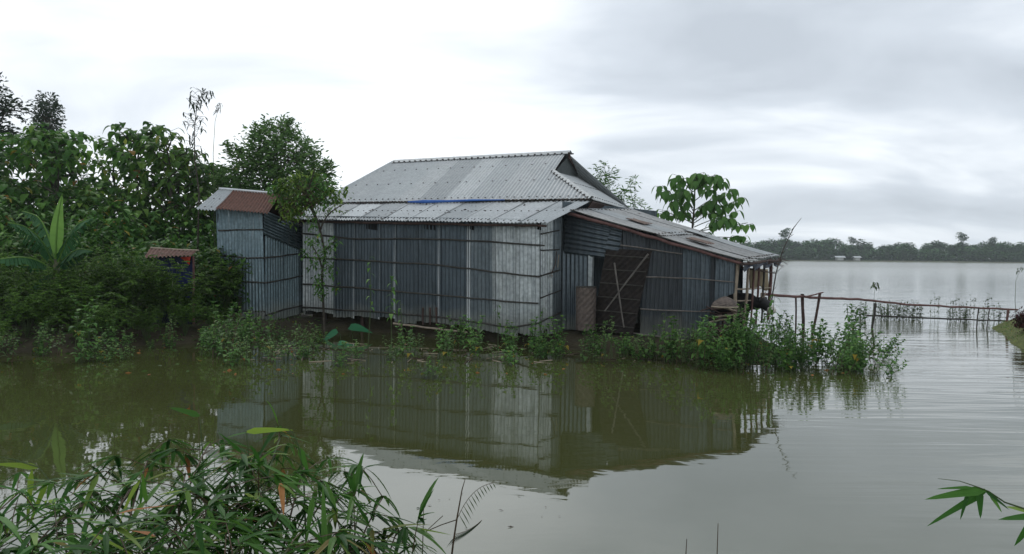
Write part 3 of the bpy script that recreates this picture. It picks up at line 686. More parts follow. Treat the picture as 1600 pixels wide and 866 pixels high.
# ------------------------------------------------------------ blue tarp hut in the thicket
hd = 17.2; hb = P(275, 510, hd)
hut = empty('tarp_hut', V((hb.x, hb.y + .4, .15)), 'small privy hut of dark blue plastic under a rusty tin roof in the bushes', 'hut')
def sheet(name, q, mat, parent, fold=.03, n=14, m=8, wav=2.3):
    mb = MB(); vs = []; fs = []; q = [V(p) for p in q]; nr = (q[1] - q[0]).cross(q[3] - q[0]).normalized()
    for i in range(n + 1):
        for j in range(m + 1):
            u_, v_ = i / n, j / m; vs.append(q[0].lerp(q[1], u_).lerp(q[3].lerp(q[2], u_), v_) + nr * fold * math.sin(i * wav + v_ * 2))
    for i in range(n):
        for j in range(m): a = i * (m + 1) + j; fs.append((a, a + 1, a + m + 2, a + m + 1))
    mb.add(vs, fs, mat); return mb.build(name, parent, smooth=True)
a, b, c, d_ = P(243, 520, hd), P(302, 520, hd - .1), P(302, 401, hd - .1), P(246, 401, hd)
sheet('tarp_wall', [a, b, c, d_], BLUET, hut)
off = V((-.43, 1.0, 0))
sheet('tarp_wall', [b, b + off, c + off, c], BLUET, hut); sheet('tarp_wall', [a + off, a, d_, d_ + off], BLUET, hut); sheet('tarp_wall', [b + off, a + off, d_ + off, c + off], BLUET, hut)
mb = MB(); mb.corr(P(226, 402, hd - .25), P(300, 400, hd - .35), P(309, 392, hd + 1.0), P(236, 388, hd + 1.0), RU, rows=3, pitch=.09, nails=(.2,)); mb.build('roof_sheet', hut)
mb = MB(); pole(mb, [P(236, 388, hd + .9), P(311, 391.5, hd + .9)], .022, BAMP); mb.build('roof_pole', hut)
for (x, y) in ((246, hd + .02), (302, hd - .12)):
    mb = MB(); pole(mb, [P(x, 525, y), P(x, 400, y)], .028, RWOOD); mb.build('hut_post', hut)
mb = MB(); t1, t2, t3 = P(281, 402, hd - .15), P(298, 401, hd - .15), P(296, 414, hd - .15)
vs = [t1, t2, t3, (t1 + t2) / 2 - V((0, .03, 0)), (t2 + t3) / 2 + V((0, -.02, 0)), (t1 + t3) / 2]; mb.add(vs + [v + V((0, .012, 0)) for v in vs], [(0, 3, 5), (3, 1, 4), (3, 4, 5), (5, 4, 2), (6, 11, 9), (9, 10, 7), (9, 11, 10), (11, 8, 10)], REDC); mb.build('red_flap', hut)

# ------------------------------------------------------------ vegetation builders
def limb(mb, a, b, r0, r1, mat, bend=.12, n=5, seg=5):
    a, b = V(a), V(b); ln = (b - a).length; o = rdir() * ln * bend
    mb.tube([a.lerp(b, t / seg) + o * math.sin(math.pi * t / seg) for t in range(seg + 1)], [r0 + (r1 - r0) * t / seg for t in range(seg + 1)], mat, n, cap=False)
def part_pair(name, label, cat, group, wood, leaves, loc=(0, 0, 0), wn='trunk', ln='crown'):
    t = empty(name, loc, label, cat, group)
    if wood: wood.build(wn, t)
    leaves.build(ln, t); return t
def lobed_tree(name, label, cat, group, h, lobes, ncl, nlf, Ln, W, lm, sig=.25, r=.08, loc=(0, 0, 0), bark=BARK, up=.2, twigs=True, lean=V((0, 0, 0))):
    """trunk, limbs to each lobe, twigs to each clump and leaves about the clumps; coordinates local to the foot"""
    wd, lf = MB(), MB(); top = V((0, 0, h * .8)) + lean
    limb(wd, (0, 0, -.1), top, r, r * .35, bark, .04, 7, 8)
    for c, rad in lobes:
        c = V(c); st = V((0, 0, 0)).lerp(top, min(.9, max(.25, (c.z - .35 * rad) / h * .75))); limb(wd, st, c, r * .4, r * .15, bark, .12)
        for k in range(int(ncl * (rad ** 2))):
            d = rdir(-.7, 1); p = c + d * rad * (U(.15, 1) ** .45)
            if twigs: limb(wd, c.lerp(p, .1), p, r * .10, .004, bark, .15, 3, 3)
            for q in range(nlf):
                b = p + V((rnd.gauss(0, sig), rnd.gauss(0, sig), rnd.gauss(0, sig * .8))) * rad * .5
                dd = (rdir(-.6, .5) + d * .5 + V((0, 0, up))).normalized(); lf.sprig(b, dd, lm, Ln * U(.7, 1.3), W * U(.8, 1.2))
    t = empty(name, (0, 0, 0), label, cat, group); wd.build('trunk', t); lf.build('crown', t); t.location = loc; return t
def bigleaf_tree(name, label, cat, group, h, spread, nbr, mat, Ln=.34, W=.22, loc=(0, 0, 0), rz=0, low=.3, whorl=7, r=.06, lean=(0, 0), sub=3):
    wd, lf = MB(), MB(); top = V((lean[0], lean[1], h * .96)); tr = [V((0, 0, -.1)).lerp(top, t / 8) + V((.06 * math.sin(t * 1.3), .05 * math.cos(t), 0)) for t in range(9)]
    wd.tube(tr, [r * (1 - .75 * t / 8) for t in range(9)], BARK, 7)
    def whor(p, d, n):
        for q in range(n):
            a = 2 * math.pi * q / n + U(-.4, .4); dd = (V((math.cos(a), math.sin(a), U(-.35, .35))) + d * .4).normalized(); pt = p + dd * U(.08, .22) + V((0, 0, U(-.05, .08)))
            wd.tube([p, pt], [.006, .004], STEM, 3, cap=False); k = U(.65, 1.2)
            lf.leaf(pt, (dd + V((0, 0, -.1 - U(0, .5)))).normalized(), mat, Ln * k, W * k, U(.4, 1.1), seg=4, fold=U(.1, .4))
    for k in range(nbr):
        t = low + (1 - low) * (k + .5) / nbr; s = tr[0].lerp(top, t); a = k * 2.4 + U(-.3, .3); ln = spread * (1.15 - .75 * (t - low) / (1 - low)) * U(.7, 1.15)
        e = s + V((math.cos(a) * ln, math.sin(a) * ln, ln * U(.35, .7))); limb(wd, s, e, r * .35, .01, BARK, .08)
        for j in range(sub + 1):
            p = s.lerp(e, .35 + .65 * j / sub); whor(p + V((U(-.1, .1), U(-.1, .1), U(0, .1))), (e - s).normalized(), whorl if j == sub else whorl - 2)
    whor(top, V((0, 0, 1)), whorl + 1)
    t = empty(name, (0, 0, 0), label, cat, group); wd.build('trunk', t); lf.build('crown', t); t.location = loc; t.rotation_euler = (0, 0, rz); return t

# ------------------------------------------------------------ left thicket
g_th = 'broad leaved trees crowded on the left bank'
T1 = bigleaf_tree('broadleaf_tree', 'tall broad leaved tree behind the banana plant with its crown breaking the skyline', 'tree', g_th, 4.3, 1.35, 18, LBIG, loc=(-10.6, 18.3, .2), sub=4, Ln=.25, W=.16, whorl=8)
T2 = bigleaf_tree('broadleaf_tree', 'broad leaved tree with large drooping leaves left of the tin outhouse', 'tree', g_th, 4.2, 1.2, 19, LVINE2, loc=(-8.1, 18.6, .2), Ln=.22, W=.13)
lab = 'crowded broad leaved tree in the dense thicket on the left bank'
K_ = 1.33
for t in (T1, T2): t.location = (t.location.x * K_, t.location.y * K_, .2); t.scale = (K_, K_, K_ * .925)
thl = iter(('leafy tree left of the banana plant top, at the left edge', 'tree behind the leftmost leafy tree of the thicket', 'tree standing between the banana plant and the blue hut', 'tree rising behind the blue plastic hut', 'tree at the far left edge behind the others', 'short leafy tree just right of the banana plant', 'short leafy tree just left of the banana plant', 'back row tree between banana plant and outhouse', 'small tree whose leaves touch the outhouse roof', 'tree filling the left edge below the dark feathery trees'))
for (x, y, s, zz_, t) in ((-12.6, 18.6, 1.0, .95, T1), (-11.8, 20.4, 1.08, .98, T2), (-9.4, 19.9, 1.1, .98, T1), (-7.6, 20.6, .98, .9, T2), (-13.8, 20.6, 1.05, 1.0, T1), (-9.5, 17.6, .8, .82, T2), (-12.3, 17.0, .78, .9, T2), (-8.8, 21.8, .95, .95, T1), (-7.0, 19.4, .72, .8, T1), (-15.2, 18.6, 1, 1, T2), (-10.9, 21.6, 1.1, 1.0, T2), (-13.2, 22.2, 1.1, 1.05, T1), (-8.4, 20.0, 1.0, .92, T1), (-14.6, 17.2, .8, .9, T1)):
    copy_thing(t, (x * K_, y * K_, .2), U(0, 6), s * K_, next(thl, 'leafy tree almost hidden in the back row of the thicket'), g_th, szz=zz_ * .925)
# light green shoot bushes in front of the thicket trees
def frond_bush(name, label, h, n, mat, loc):
    wd, lf = MB(), MB()
    for k in range(n):
        a = U(0, 6.28); e = V((math.cos(a) * U(.2, 1.0), math.sin(a) * U(.2, 1.0), h * U(.45, 1.0))); mid = V((e.x * .3, e.y * .3, e.z * .6)); pts = [V((0, 0, -.05)), mid, e, e + V((e.x * .35, e.y * .35, U(-.15, .1)))]
        wd.tube(pts, [.012, .008, .005, .002], STEM, 4, cap=False)
        for j in range(9):
            t = .25 + .75 * j / 9; p = mid.lerp(e, (t - .25) / .75) if t > .25 else mid; fd = (rdir(-.2, .5)).normalized(); ll = U(.14, .3)
            for q in range(10):
                c = p + fd * ll * q / 10 - V((0, 0, .3)) * (q / 10) ** 2 * ll
                for sg in (-1, 1): lf.sprig(c, (fd.cross(V((0, 0, 1))) * sg + fd * .4 + V((0, 0, U(-.3, .2)))), mat, U(.05, .085), .028)
    t = empty(name, (0, 0, 0), label, 'bush', 'feathery bushes along the left bank'); wd.build('stem', t); lf.build('foliage', t); t.location = loc; return t
FB1 = frond_bush('feathery_bush', 'feathery green bush in front of the blue plastic hut', 1.75, 26, LBUSH, (-7.75, 16.1, .15))
FB2 = frond_bush('feathery_bush', 'rounded feathery bush right of the banana plant trunk', 1.55, 26, LBUSH, (-8.9, 16.0, .15))
lab = 'dense low feathery bush among the undergrowth on the left bank'
for (x, y, s, t) in ((-9.9, 15.4, .8, FB1), (-10.9, 15.3, .8, FB2), (-12.0, 15.6, .95, FB1), (-8.3, 15.2, .7, FB2), (-9.2, 17.0, 1, FB1), (-11.4, 16.6, 1.05, FB2), (-13.0, 16.3, 1.1, FB2), (-7.2, 17.7, .9, FB2), (-6.7, 18.4, .9, FB1), (-10.2, 16.4, 1.0, FB1), (-10.3, 14.6, .6, FB2), (-11.7, 14.5, .62, FB1), (-9.0, 14.6, .55, FB1), (-6.9, 16.4, .55, FB2), (-14.2, 15.6, 1.1, FB1), (-8.6, 14.5, .55, FB2), (-7.6, 14.9, .5, FB1), (-9.6, 14.2, .6, FB2), (-10.9, 14.1, .55, FB1), (-12.4, 14.2, .65, FB2), (-6.6, 15.9, .45, FB1), (-8.2, 16.6, .95, FB1), (-7.4, 16.6, .6, FB2), (-7.0, 16.3, .85, FB1), (-13.0, 14.4, .7, FB1), (-10.1, 13.9, .55, FB2), (-9.1, 13.9, .42, FB1), (-11.6, 13.9, .5, FB2), (-7.9, 14.4, .40, FB2), (-6.2, 16.4, .4, FB2), (-7.1, 15.3, .45, FB1), (-8.9, 15.1, .75, FB1)):
    pxx = 800 + F * x / y
    wh = 'left of the banana plant' if pxx < 60 else 'around the foot of the banana plant' if pxx < 130 else 'between the banana plant and the blue hut' if pxx < 225 else 'around the blue plastic hut' if pxx < 310 else 'beside the tin outhouse'
    wh = ('at the shore ' if y < 15 else 'back among the undergrowth ' if y > 16.5 else '') + wh
    copy_thing(t, (x, y, max(.02, landz(x, y))), U(0, 6), s, 'low feathery bush ' + wh, 'feathery bushes ' + wh)
# a dense hedge of understorey behind, so little light shows through
def thick_bush(name, label, h, rad, n, mat, loc, Ln=.13, W=.07, group=None):
    wd, lf = MB(), MB()
    for k in range(n):
        a = U(0, 6.28); rr = rad * U(.1, 1) ** .5; hh = h * U(.25, 1) * (1 - .4 * (rr / rad) ** 2); p = V((math.cos(a) * rr, math.sin(a) * rr, hh))
        if k % 3 == 0: limb(wd, (p.x * .2, p.y * .2, 0), p, .012, .004, BARK, .1, 3, 3)
        for q in range(9): lf.leaf(p + rdir() * U(.02, .16), rdir(-.5, .4), mat, Ln * U(.7, 1.4), W * U(.7, 1.3), U(.2, .7), seg=2)
    t = empty(name, (0, 0, 0), label, 'bush', group); wd.build('stem', t); lf.build('foliage', t); t.location = loc; return t
TB1 = thick_bush('leafy_bush', 'dark leafy bush filling the gap between the blue hut and the tin outhouse', 2.2, .9, 420, LBIG, (-6.75, 19.2, .1), Ln=.16, W=.09, group='leafy bushes under the thicket trees')
for (x, y, s) in ((-12.0, 23.6, 1.7), (-14.2, 23.4, 1.8), (-16.4, 23.8, 1.7), (-10.2, 23.8, 1.5), (-18.5, 23.5, 1.8), (-13.2, 21.4, 1.5), (-11.0, 21.2, 1.45), (-15.4, 21.4, 1.5), (-8.3, 19.6, 1.1), (-9.8, 19.0, 1.05), (-11.3, 19.2, 1.15), (-12.8, 19.6, 1.2), (-14.2, 19.4, 1.2), (-10.5, 17.4, .7), (-13.4, 17.6, .9), (-12.1, 18.0, .9), (-9.0, 18.2, .85), (-7.3, 18.6, .8), (-8.5, 17.0, .6)):
    pxx = 800 + F * x / y; wh = ('tall ' if s > 1.3 else 'low '), ('left of the banana plant' if pxx < 60 else 'behind the banana plant' if pxx < 150 else 'between the banana plant and the blue hut' if pxx < 225 else 'behind the blue plastic hut')
    copy_thing(TB1, (x, y, .1), U(0, 6), s, wh[0] + 'dark leafy bush ' + wh[1] + ' under the thicket trees', wh[0] + 'leafy bushes ' + wh[1])
# banana plant
def banana():
    base = P(90, 520, 16.0); base.z = .15; x0 = V((base.x, base.y, .15)); t = empty('banana_plant', x0, 'banana plant with one upright pale green new leaf and ragged drooping leaves', 'plant')
    mb = MB(); top = P(88, 405, 16.0); mb.tube([x0 - V((0, 0, .1)), x0.lerp(top, .5), top], [.11, .085, .05], plain('banana_stem', (.05, .06, .03), (.10, .10, .05), 5, rough=.7), 10); mb.build('stem', t, smooth=True)
    def bl(path, W, mat, tear, face=None):
        mb = MB(); path = [V(p) for p in path]; n = 26
        pts = []
        for i in range(n + 1):
            s = i / n; m = len(path) - 1; k = min(m - 1, int(s * m)); f = s * m - k
            p0, p1, p2, p3 = path[max(0, k - 1)], path[k], path[k + 1], path[min(m, k + 2)]
            pts.append(.5 * ((2 * p1) + (p2 - p0) * f + (2 * p0 - 5 * p1 + 4 * p2 - p3) * f * f + (3 * p1 - p0 - 3 * p2 + p3) * f ** 3))
        mb.tube(pts, [.022 * (1 - .8 * i / n) + .004 for i in range(n + 1)], LBANY, 5)
        for i in range(4, n):
            d = (pts[i + 1] - pts[i]); sd = d.cross(V((0, 0, 1)) if face is None else face).normalized(); s0 = (i - 4) / (n - 4); s1_ = (i + 1 - 4) / (n - 4)
            for sg in (-1, 1):
                w0 = W * math.sin(math.pi * min(1, (s0 * .93 + .06)) ** .7); w1 = W * math.sin(math.pi * min(1, s1_ * .93 + .06) ** .7); g = U(0, tear); hang = V((0, 0, -1)) * (w0 * (.15 + tear * U(.6, 1.6)))
                a, b = pts[i], pts[i + 1].lerp(pts[i], g * .3); mb.add([a, b, b + sd * sg * w1 * (1 - g * .2) + hang, a + sd * sg * w0 + hang * 1.1], [(0, 1, 2, 3)], mat)
        return mb.build('leaf', t)
    bl([P(88, 410, 16), P(88, 375, 15.95), P(91, 340, 15.9), P(97, 304, 15.85)], .17, LBANY, 0, face=V((.25, 1, 0)))
    bl([P(88, 415, 16), P(102, 380, 15.9), P(120, 352, 15.7), P(146, 340, 15.4)], .17, LBAN, .9)
    bl([P(86, 415, 16), P(66, 378, 15.7), P(40, 355, 15.3), P(12, 348, 15)], .18, LBAN, .9)
    bl([P(88, 420, 16), P(100, 405, 15.8), P(122, 390, 15.5), P(145, 392, 15.2)], .16, LBAN, .9)
    bl([P(86, 425, 16), P(60, 408, 15.7), P(30, 402, 15.4), P(-20, 408, 15.1)], .16, LBAN, .9)
    bl([P(88, 410, 16), P(76, 370, 16.2), P(60, 340, 16.4), P(34, 330, 16.6)], .15, LBAN, .9)
    bl([P(87, 430, 16), P(70, 430, 15.8), P(48, 450, 15.6), P(36, 480, 15.5)], .14, LBAN, .9)
banana()
# two dark trees far left
def pt_lobes(lst, h): return [(V(c), r) for c, r in lst]
DT = lobed_tree('dark_tree', 'dark feathery tree at the far left edge above the thicket', 'tree', 'dark trees behind the thicket', 9.4,
    [((0, 0, 8.5), 1.0), ((.8, .2, 7.9), .9), ((-1.0, 0, 8.1), .95), ((.1, .3, 7.0), 1.0), ((-1.2, 0, 7.0), .9), ((.6, 0, 6.2), .8), ((-.2, 0, 9.0), .7)], 44, 11, .26, .08, LDARK, r=.16, loc=(-25.3, 38, 0))
DT.scale = (1.05, 1.05, 1.075)
DT.location.z = .0
copy_thing(DT, (-22.5, 38.4, -.1), 2, .93, 'second dark tree with two thin crowns beside the leftmost one', 'dark trees behind the thicket').scale = (.68, .68, 1.0)
# round fine-leaved tree behind the outhouse
td = 26.0; tb = P(432, 400, td)
def loc_of(px, py, d, base): return P(px, py, d) - base
base = V((tb.x, tb.y, .2))
lob = [(loc_of(x, y, td + dd, base), r) for x, y, dd, r in ((430, 222, 0, .75), (400, 250, .3, .85), (455, 250, -.3, .9), (372, 285, 0, .75), (425, 282, .2, 1.0), (480, 285, 0, .8), (497, 300, .3, .65), (380, 310, -.3, .7), (408, 212, 0, .38), (367, 232, .1, .3), (447, 205, 0, .35), (505, 268, 0, .35), (470, 325, 0, .7), (420, 330, 0, .7), (350, 300, 0, .45), (476, 238, .2, .45))]
lobed_tree('round_tree', 'airy round crowned tree with small pale leaves behind the rusty outhouse roof', 'tree', None, 4.2, lob, 70, 24, .17, .06, LFINE, sig=.46, r=.10, loc=base)
# tree with creeper between outhouse and house
td = 18.0; base = P(506, 510, td); base.z = .1
wd, lf = MB(), MB()
tr = [P(x, y, td) for x, y in ((507, 520), (505, 470), (503, 430), (508, 395), (498, 350), (487, 325), (478, 300))]
wd.tube(tr, [.030, .028, .026, .025, .028, .04, .035], BARK, 7)
for (x, y, x2, y2) in ((478, 300, 492, 262), (480, 305, 455, 285), (485, 322, 510, 300), (487, 325, 455, 318), (500, 360, 540, 318), (505, 395, 535, 372), (503, 420, 485, 380), (478, 300, 470, 280)):
    limb(wd, P(x, y, td), P(x2, y2, td + U(-.4, .4)), .025, .008, BARK, .12)
def clump(mb, px, py, d, rad, n, mat, Ln=.10, W=.055, sgy=.5):
    c = P(px, py, d)
    for k in range(n):
        v = rdir() * rad * U(0, 1) ** .6; v.y *= sgy; mb.leaf(c + v, rdir(-.6, .3), mat, Ln * U(.7, 1.4), W * U(.7, 1.3), U(.3, .8), seg=2)
for (x, y, r, n) in ((435, 300, .3, 120), (455, 335, .3, 120), (500, 455, .22, 70), (490, 375, .22, 60), (478, 310, .55, 260), (450, 312, .4, 160), (505, 312, .35, 110), (470, 296, .5, 170), (528, 312, .3, 50), (445, 290, .28, 130), (500, 295, .4, 190), (520, 305, .28, 90), (480, 322, .35, 200), (455, 322, .25, 110), (463, 276, .2, 60), (540, 300, .14, 22), (495, 272, .2, 50), (510, 330, .15, 25), (490, 348, .2, 40), (505, 395, .28, 90), (520, 380, .2, 40), (490, 410, .22, 50), (515, 420, .22, 60), (500, 440, .2, 50), (478, 395, .15, 25), (535, 330, .12, 12), (525, 450, .15, 20)):
    clump(lf, x, y, td - .1, r, n, (LVINE if (x + n) % 3 else LSAP) if y < 345 else LWEED)
for k in range(60):
    a = P(U(462, 500), U(285, 320), td - .2); wd.tube([a, a + V((U(-.3, .3), U(-.1, .1), U(-.35, .15)))], .006, RSTEM, 3, cap=False)
t = empty('creeper_tree', base, 'small crooked tree hung with yellow green creeper at the left roof corner', 'tree'); wd.build('trunk', t); lf.build('crown', t)
# tall thin sprays
def spray(name, label, pts, d, n, Ln, W, mat, r=.012, tip=0):
    wd, lf = MB(), MB(); path = [P(x, y, d) for x, y in pts]; m = len(path)
    wd.tube(path, [r * (1 - .75 * i / (m - 1)) for i in range(m)], BARK if tip == 0 else STEM, 5)
    for k in range(n):
        s = U(.3, 1) if tip == 0 else U(.86, 1); i = min(m - 2, int(s * (m - 1))); p = path[i].lerp(path[i + 1], s * (m - 1) - i); q = p + rdir(-.1, .6) * U(.05, .32 if tip == 0 else .06)
        wd.tube([p, q], .004, BARK, 3, cap=False); lf.leaf(q, rdir(-.9, -.1), mat, Ln * U(.7, 1.2), W, .5, seg=2)
    b = PZ(pts[0][0], 520, .1); t = empty(name, path[0], label, 'plant', None); wd.build('stem', t); lf.build('foliage', t); return t
spray('tall_shoot', 'tall thin leafy shoot rising above the thicket beside the outhouse', ((308, 420), (311, 300), (304, 250), (304, 200), (308, 160), (321, 140)), 19.5, 120, .20, .045, LDARK, .022)
spray('flowering_reed', 'bare tall reed stalk with a small tuft right of the leafy shoot', ((336, 420), (334, 300), (333, 240), (336, 190), (343, 162)), 19.5, 26, .11, .02, LDARK, .012, tip=1)
# fine sprigs behind the roof, right
for (x, y, lab_, pts) in ((0, 0, 'slender willowy treetop showing just above the end slope of the roof', [(940, 275, .42), (950, 300, .45), (935, 295, .3), (945, 262, .2), (960, 318, .35)]), (1, 0, 'second willowy treetop between the roof end and the big leaved sapling', [(985, 298, .22), (992, 285, .2), (975, 312, .32), (990, 322, .3), (1000, 330, .25), (968, 300, .2)])):
    d = 29.0; b0 = P(948 if x == 0 else 985, 420, d); b0.z = .1
    lobed_tree('willowy_tree', lab_, 'tree', None, 3.6 if x == 0 else 3.2, [(P(a, b, d) - b0, r * 1.2) for a, b, r in pts], 75, 8, .2, .045, LFINE, sig=.35, r=.05, loc=b0)
# sapling with big drooping leaves behind the lean-to
sd_ = 30.0; sb = P(1078, 440, sd_); sb.z = .1
wd, lf = MB(), MB()
trk = [V((0, 0, -.1)), P(1078, 390, sd_) - sb, P(1082, 355, sd_) - sb, P(1085, 320, sd_) - sb, P(1086, 285, sd_) - sb, P(1090, 272, sd_) - sb]
wd.tube(trk, [.06, .052, .042, .034, .022, .012], BARK, 7)
def drooper(p, n, Ln):
    for q in range(n):
        a = 2 * math.pi * q / n + U(-.5, .5); dd = V((math.cos(a), math.sin(a), U(-.1, .3))); pt = p + dd * U(.09, .25); wd.tube([p, pt], .008, STEM, 3, cap=False)
        lf.leaf(pt, V((dd.x * .6, dd.y * .6, -.9)), LSAP, Ln * U(.8, 1.25), Ln * .72, U(.2, .6), up=V((dd.x, dd.y, .3)), seg=5, fold=U(.05, .3), shape=0)
for (y0, x1, y1, nn) in ((350, 1030, 330, 4), (345, 1040, 305, 5), (335, 1035, 290, 3), (325, 1055, 280, 5), (300, 1058, 275, 4), (290, 1100, 270, 5), (300, 1118, 272, 5), (315, 1130, 280, 4), (330, 1125, 305, 5), (345, 1145, 300, 5), (350, 1160, 310, 5), (355, 1150, 335, 5), (362, 1168, 348, 3), (365, 1135, 345, 3), (352, 1062, 325, 4), (330, 1070, 300, 4), (340, 1110, 322, 4), (368, 1110, 365, 2), (370, 1160, 372, 3), (360, 1035, 352, 2)):
    xs = 1083 + U(-1, 2); a = P(xs, y0, sd_) - sb; b = P(x1, y1, sd_ + U(-.9, .9)) - sb; limb(wd, a, b, .02, .009, STEM, .05)
    for j in range(nn): drooper(a.lerp(b, 1 - j * .14) + rdir() * .10, 4, .32)
drooper(trk[-1], 7, .34); drooper(trk[-2], 5, .32)
t = empty('big_leaf_sapling', (0, 0, 0), 'young tree with large drooping heart shaped leaves rising behind the lean-to roof', 'tree'); wd.build('trunk', t); lf.build('crown', t); t.location = sb

# ------------------------------------------------------------ weeds along the waterline
def weed(name, label, h, nst, mat, Ln, W, group, spread=.12, stem=STEM, droop=.7, every=.06, fold=.2):
    wd, lf = MB(), MB()
    for k in range(nst):
        a = U(0, 6.28); hh = h * (U(.55, 1) if k else 1); b = V((math.cos(a) * spread * U(.2, 1), math.sin(a) * spread * U(.2, 1), 0)); e = b * U(1, 3.2) + V((U(-.06, .06), U(-.06, .06), hh)); mid = b.lerp(e, .5) + V((U(-.04, .04), U(-.04, .04), hh * .06))
        wd.tube([b - V((0, 0, .12)), mid, e], [.007, .005, .003], stem, 4, cap=False); n = int(hh / every); ang = U(0, 6)
        for j in range(n + 1):
            t = .22 + .78 * j / max(1, n); p = mid.lerp(e, (t - .5) * 2) if t > .5 else b.lerp(mid, t * 2); ang += 2.4; dd = V((math.cos(ang), math.sin(ang), .55 + .5 * t)); kk = (1.15 - .6 * t) * U(.75, 1.2)
            lf.leaf(p, dd, mat, Ln * kk, W * kk, droop * U(.6, 1.3), seg=3, fold=fold)
        for j in range(3): ang += 2.1; lf.leaf(e, V((math.cos(ang), math.sin(ang), .9)), mat, Ln * .5, W * .5, .4, seg=3)
    t = empty(name, (0, 0, 0), label, 'weed', group); wd.build('stem', t); lf.build('foliage', t); return t
wgs = {'l': ('low weeds at the water edge left of the house', 'low leafy water weed on the bank left of the outhouse'),
       'm': ('weeds standing in the water before the house', 'small leafy water weed in front of the long tin wall'),
       'd': ('weeds before the lean-to door', 'leafy weed on the mud in front of the lean-to'),
       'r': ('tall weeds beside the porch', 'tall leafy weed in the dense patch before the porch'),
       's': ('straggling weeds right of the porch', 'straggling weed leaning over the open water right of the porch')}
WP = [weed('water_weed', 'x', .42, 4, LWEEDP, .16, .060, 'g', every=.05), weed('water_weed', 'x', .34, 6, LWEED, .16, .085, 'g', every=.045), weed('water_weed', 'x', .6, 4, LWEED, .19, .095, 'g', every=.06), weed('water_weed', 'x', .95, 5, LWEED, .26, .105, 'g', spread=.2, every=.055), weed('water_weed', 'x', .75, 6, LWEED, .23, .085, 'g', spread=.25, every=.055), weed('water_weed', 'x', .5, 4, LWEEDP, .17, .065, 'g', spread=.22, stem=RSTEM)]
used = set()
SUBW = [('l', 130, 'water weeds below the banana plant', 'leafy water weed at the shore below the banana plant'), ('l', 235, 'water weeds below the feathery bushes', 'leafy water weed at the shore below the feathery bushes'), ('l', 330, 'water weeds below the blue hut', 'leafy water weed at the shore below the blue plastic hut'), ('l', 999, 'water weeds below the outhouse', 'leafy water weed at the shore below the tin outhouse'),
    ('m', 620, 'water weeds left of the wall stakes', 'small leafy weed in the water before the left half of the long wall'), ('m', 735, 'water weeds by the wall stakes', 'small leafy weed in the water before the stakes under the long wall'), ('m', 999, 'water weeds below the pale sheets', 'small leafy weed in the water before the palest wall sheets'),
    ('d', 935, 'weeds before the woven bin', 'leafy weed on the muddy shore before the woven bin'), ('d', 1000, 'weeds before the mat door', 'leafy weed on the muddy shore before the brown mat door'), ('d', 1200, 'weeds before the lean-to wall', 'leafy weed at the shore before the grey wall of the lean-to'),
    ('r', 1150, 'tall weeds before the basket', 'tall leafy weed before the stick heap and basket'), ('r', 1215, 'tall weeds before the porch posts', 'tall leafy weed before the porch posts'), ('r', 1290, 'tall weeds before the leaning fence posts', 'tall leafy weed before the two dark fence posts'), ('r', 1400, 'outermost weeds of the tall patch', 'leafy weed at the outer right end of the tall weed patch')]
def put_weed(k, px, py, key, s=1.0, tilt=.12):
    p = PZ(px, py, 0); z = max(-.02, landz(p.x, p.y)) if p.x < 8 else 0
    if z > .0: p = PZ(px, py, z)
    p.z = z; g, lb_ = wgs[key]
    for kx, lim, gg, ll in SUBW:
        if kx == key and px < lim: g, lb_ = gg, ll; break
    if k in used: copy_thing(WP[k], p, U(0, 6.28), s * U(.85, 1.15), lb_, g, tilt)
    else:
        used.add(k); o = WP[k]; o.location = p; o.scale = (s, s, s); o.rotation_euler = (0, 0, U(0, 6)); o['label'] = lb_; o['group'] = g
for i in range(34): put_weed(rnd.choice((1, 1, 2, 2, 0, 5)), U(-20, 380), U(536, 566) - (18 if i % 3 == 0 else 0), 'l', rnd.choice((.6, .8, 1.0, 1.4)))
for i in range(26): put_weed(rnd.choice((0, 0, 1, 2, 5)), U(300, 475), U(528, 572), 'l', U(.8, 1.2))
for px in (525, 548, 613, 616, 640, 655, 690, 700, 712, 735, 745, 770, 785, 803, 820, 845, 852): put_weed(rnd.choice((0, 0, 1, 2)), px + U(-4, 4), U(543, 566), 'm', U(.75, 1.1))
for i in range(20): put_weed(rnd.choice((0, 1, 1, 2, 5)), rnd.choice((500, 560, 640, 700, 760, 800, 850)) + rnd.gauss(0, 14), U(540, 566), 'm', rnd.choice((.45, .6, .8, 1.05)))
for px, py in ((527, 572), (675, 590), (800, 570), (470, 560)): put_weed(1, px, py, 'm', .8)
for i in range(28): put_weed(rnd.choice((1, 2, 2, 5, 0)), U(850, 1095), U(546, 570), 'd', rnd.choice((.5, .7, .9, 1.15)))
for i in range(34):
    x = U(1090, 1300); put_weed(rnd.choice((3, 4, 4, 2, 2)), x, U(540, 580), 'r', U(.75, 1.02) * (1.0 if x < 1220 else .8), .2)
for i in range(26): put_weed(rnd.choice((2, 4, 5, 1)), U(1080, 1345), U(560, 584), 'r', U(.55, .85), .3)
for i in range(12): put_weed(rnd.choice((2, 4, 5, 3)), U(1285, 1372), U(556, 590), 's', U(.55, .9), .55)
for px, py, k, s in ((1325, 560, 3, .9), (1345, 565, 4, .8), (1362, 570, 5, 1.0), (1310, 570, 5, 1.1), (1340, 580, 5, .8), (1300, 585, 5, .8), (1375, 560, 2, .7), (1330, 545, 3, 1.0)): put_weed(k, px, py, 's', s, .45)
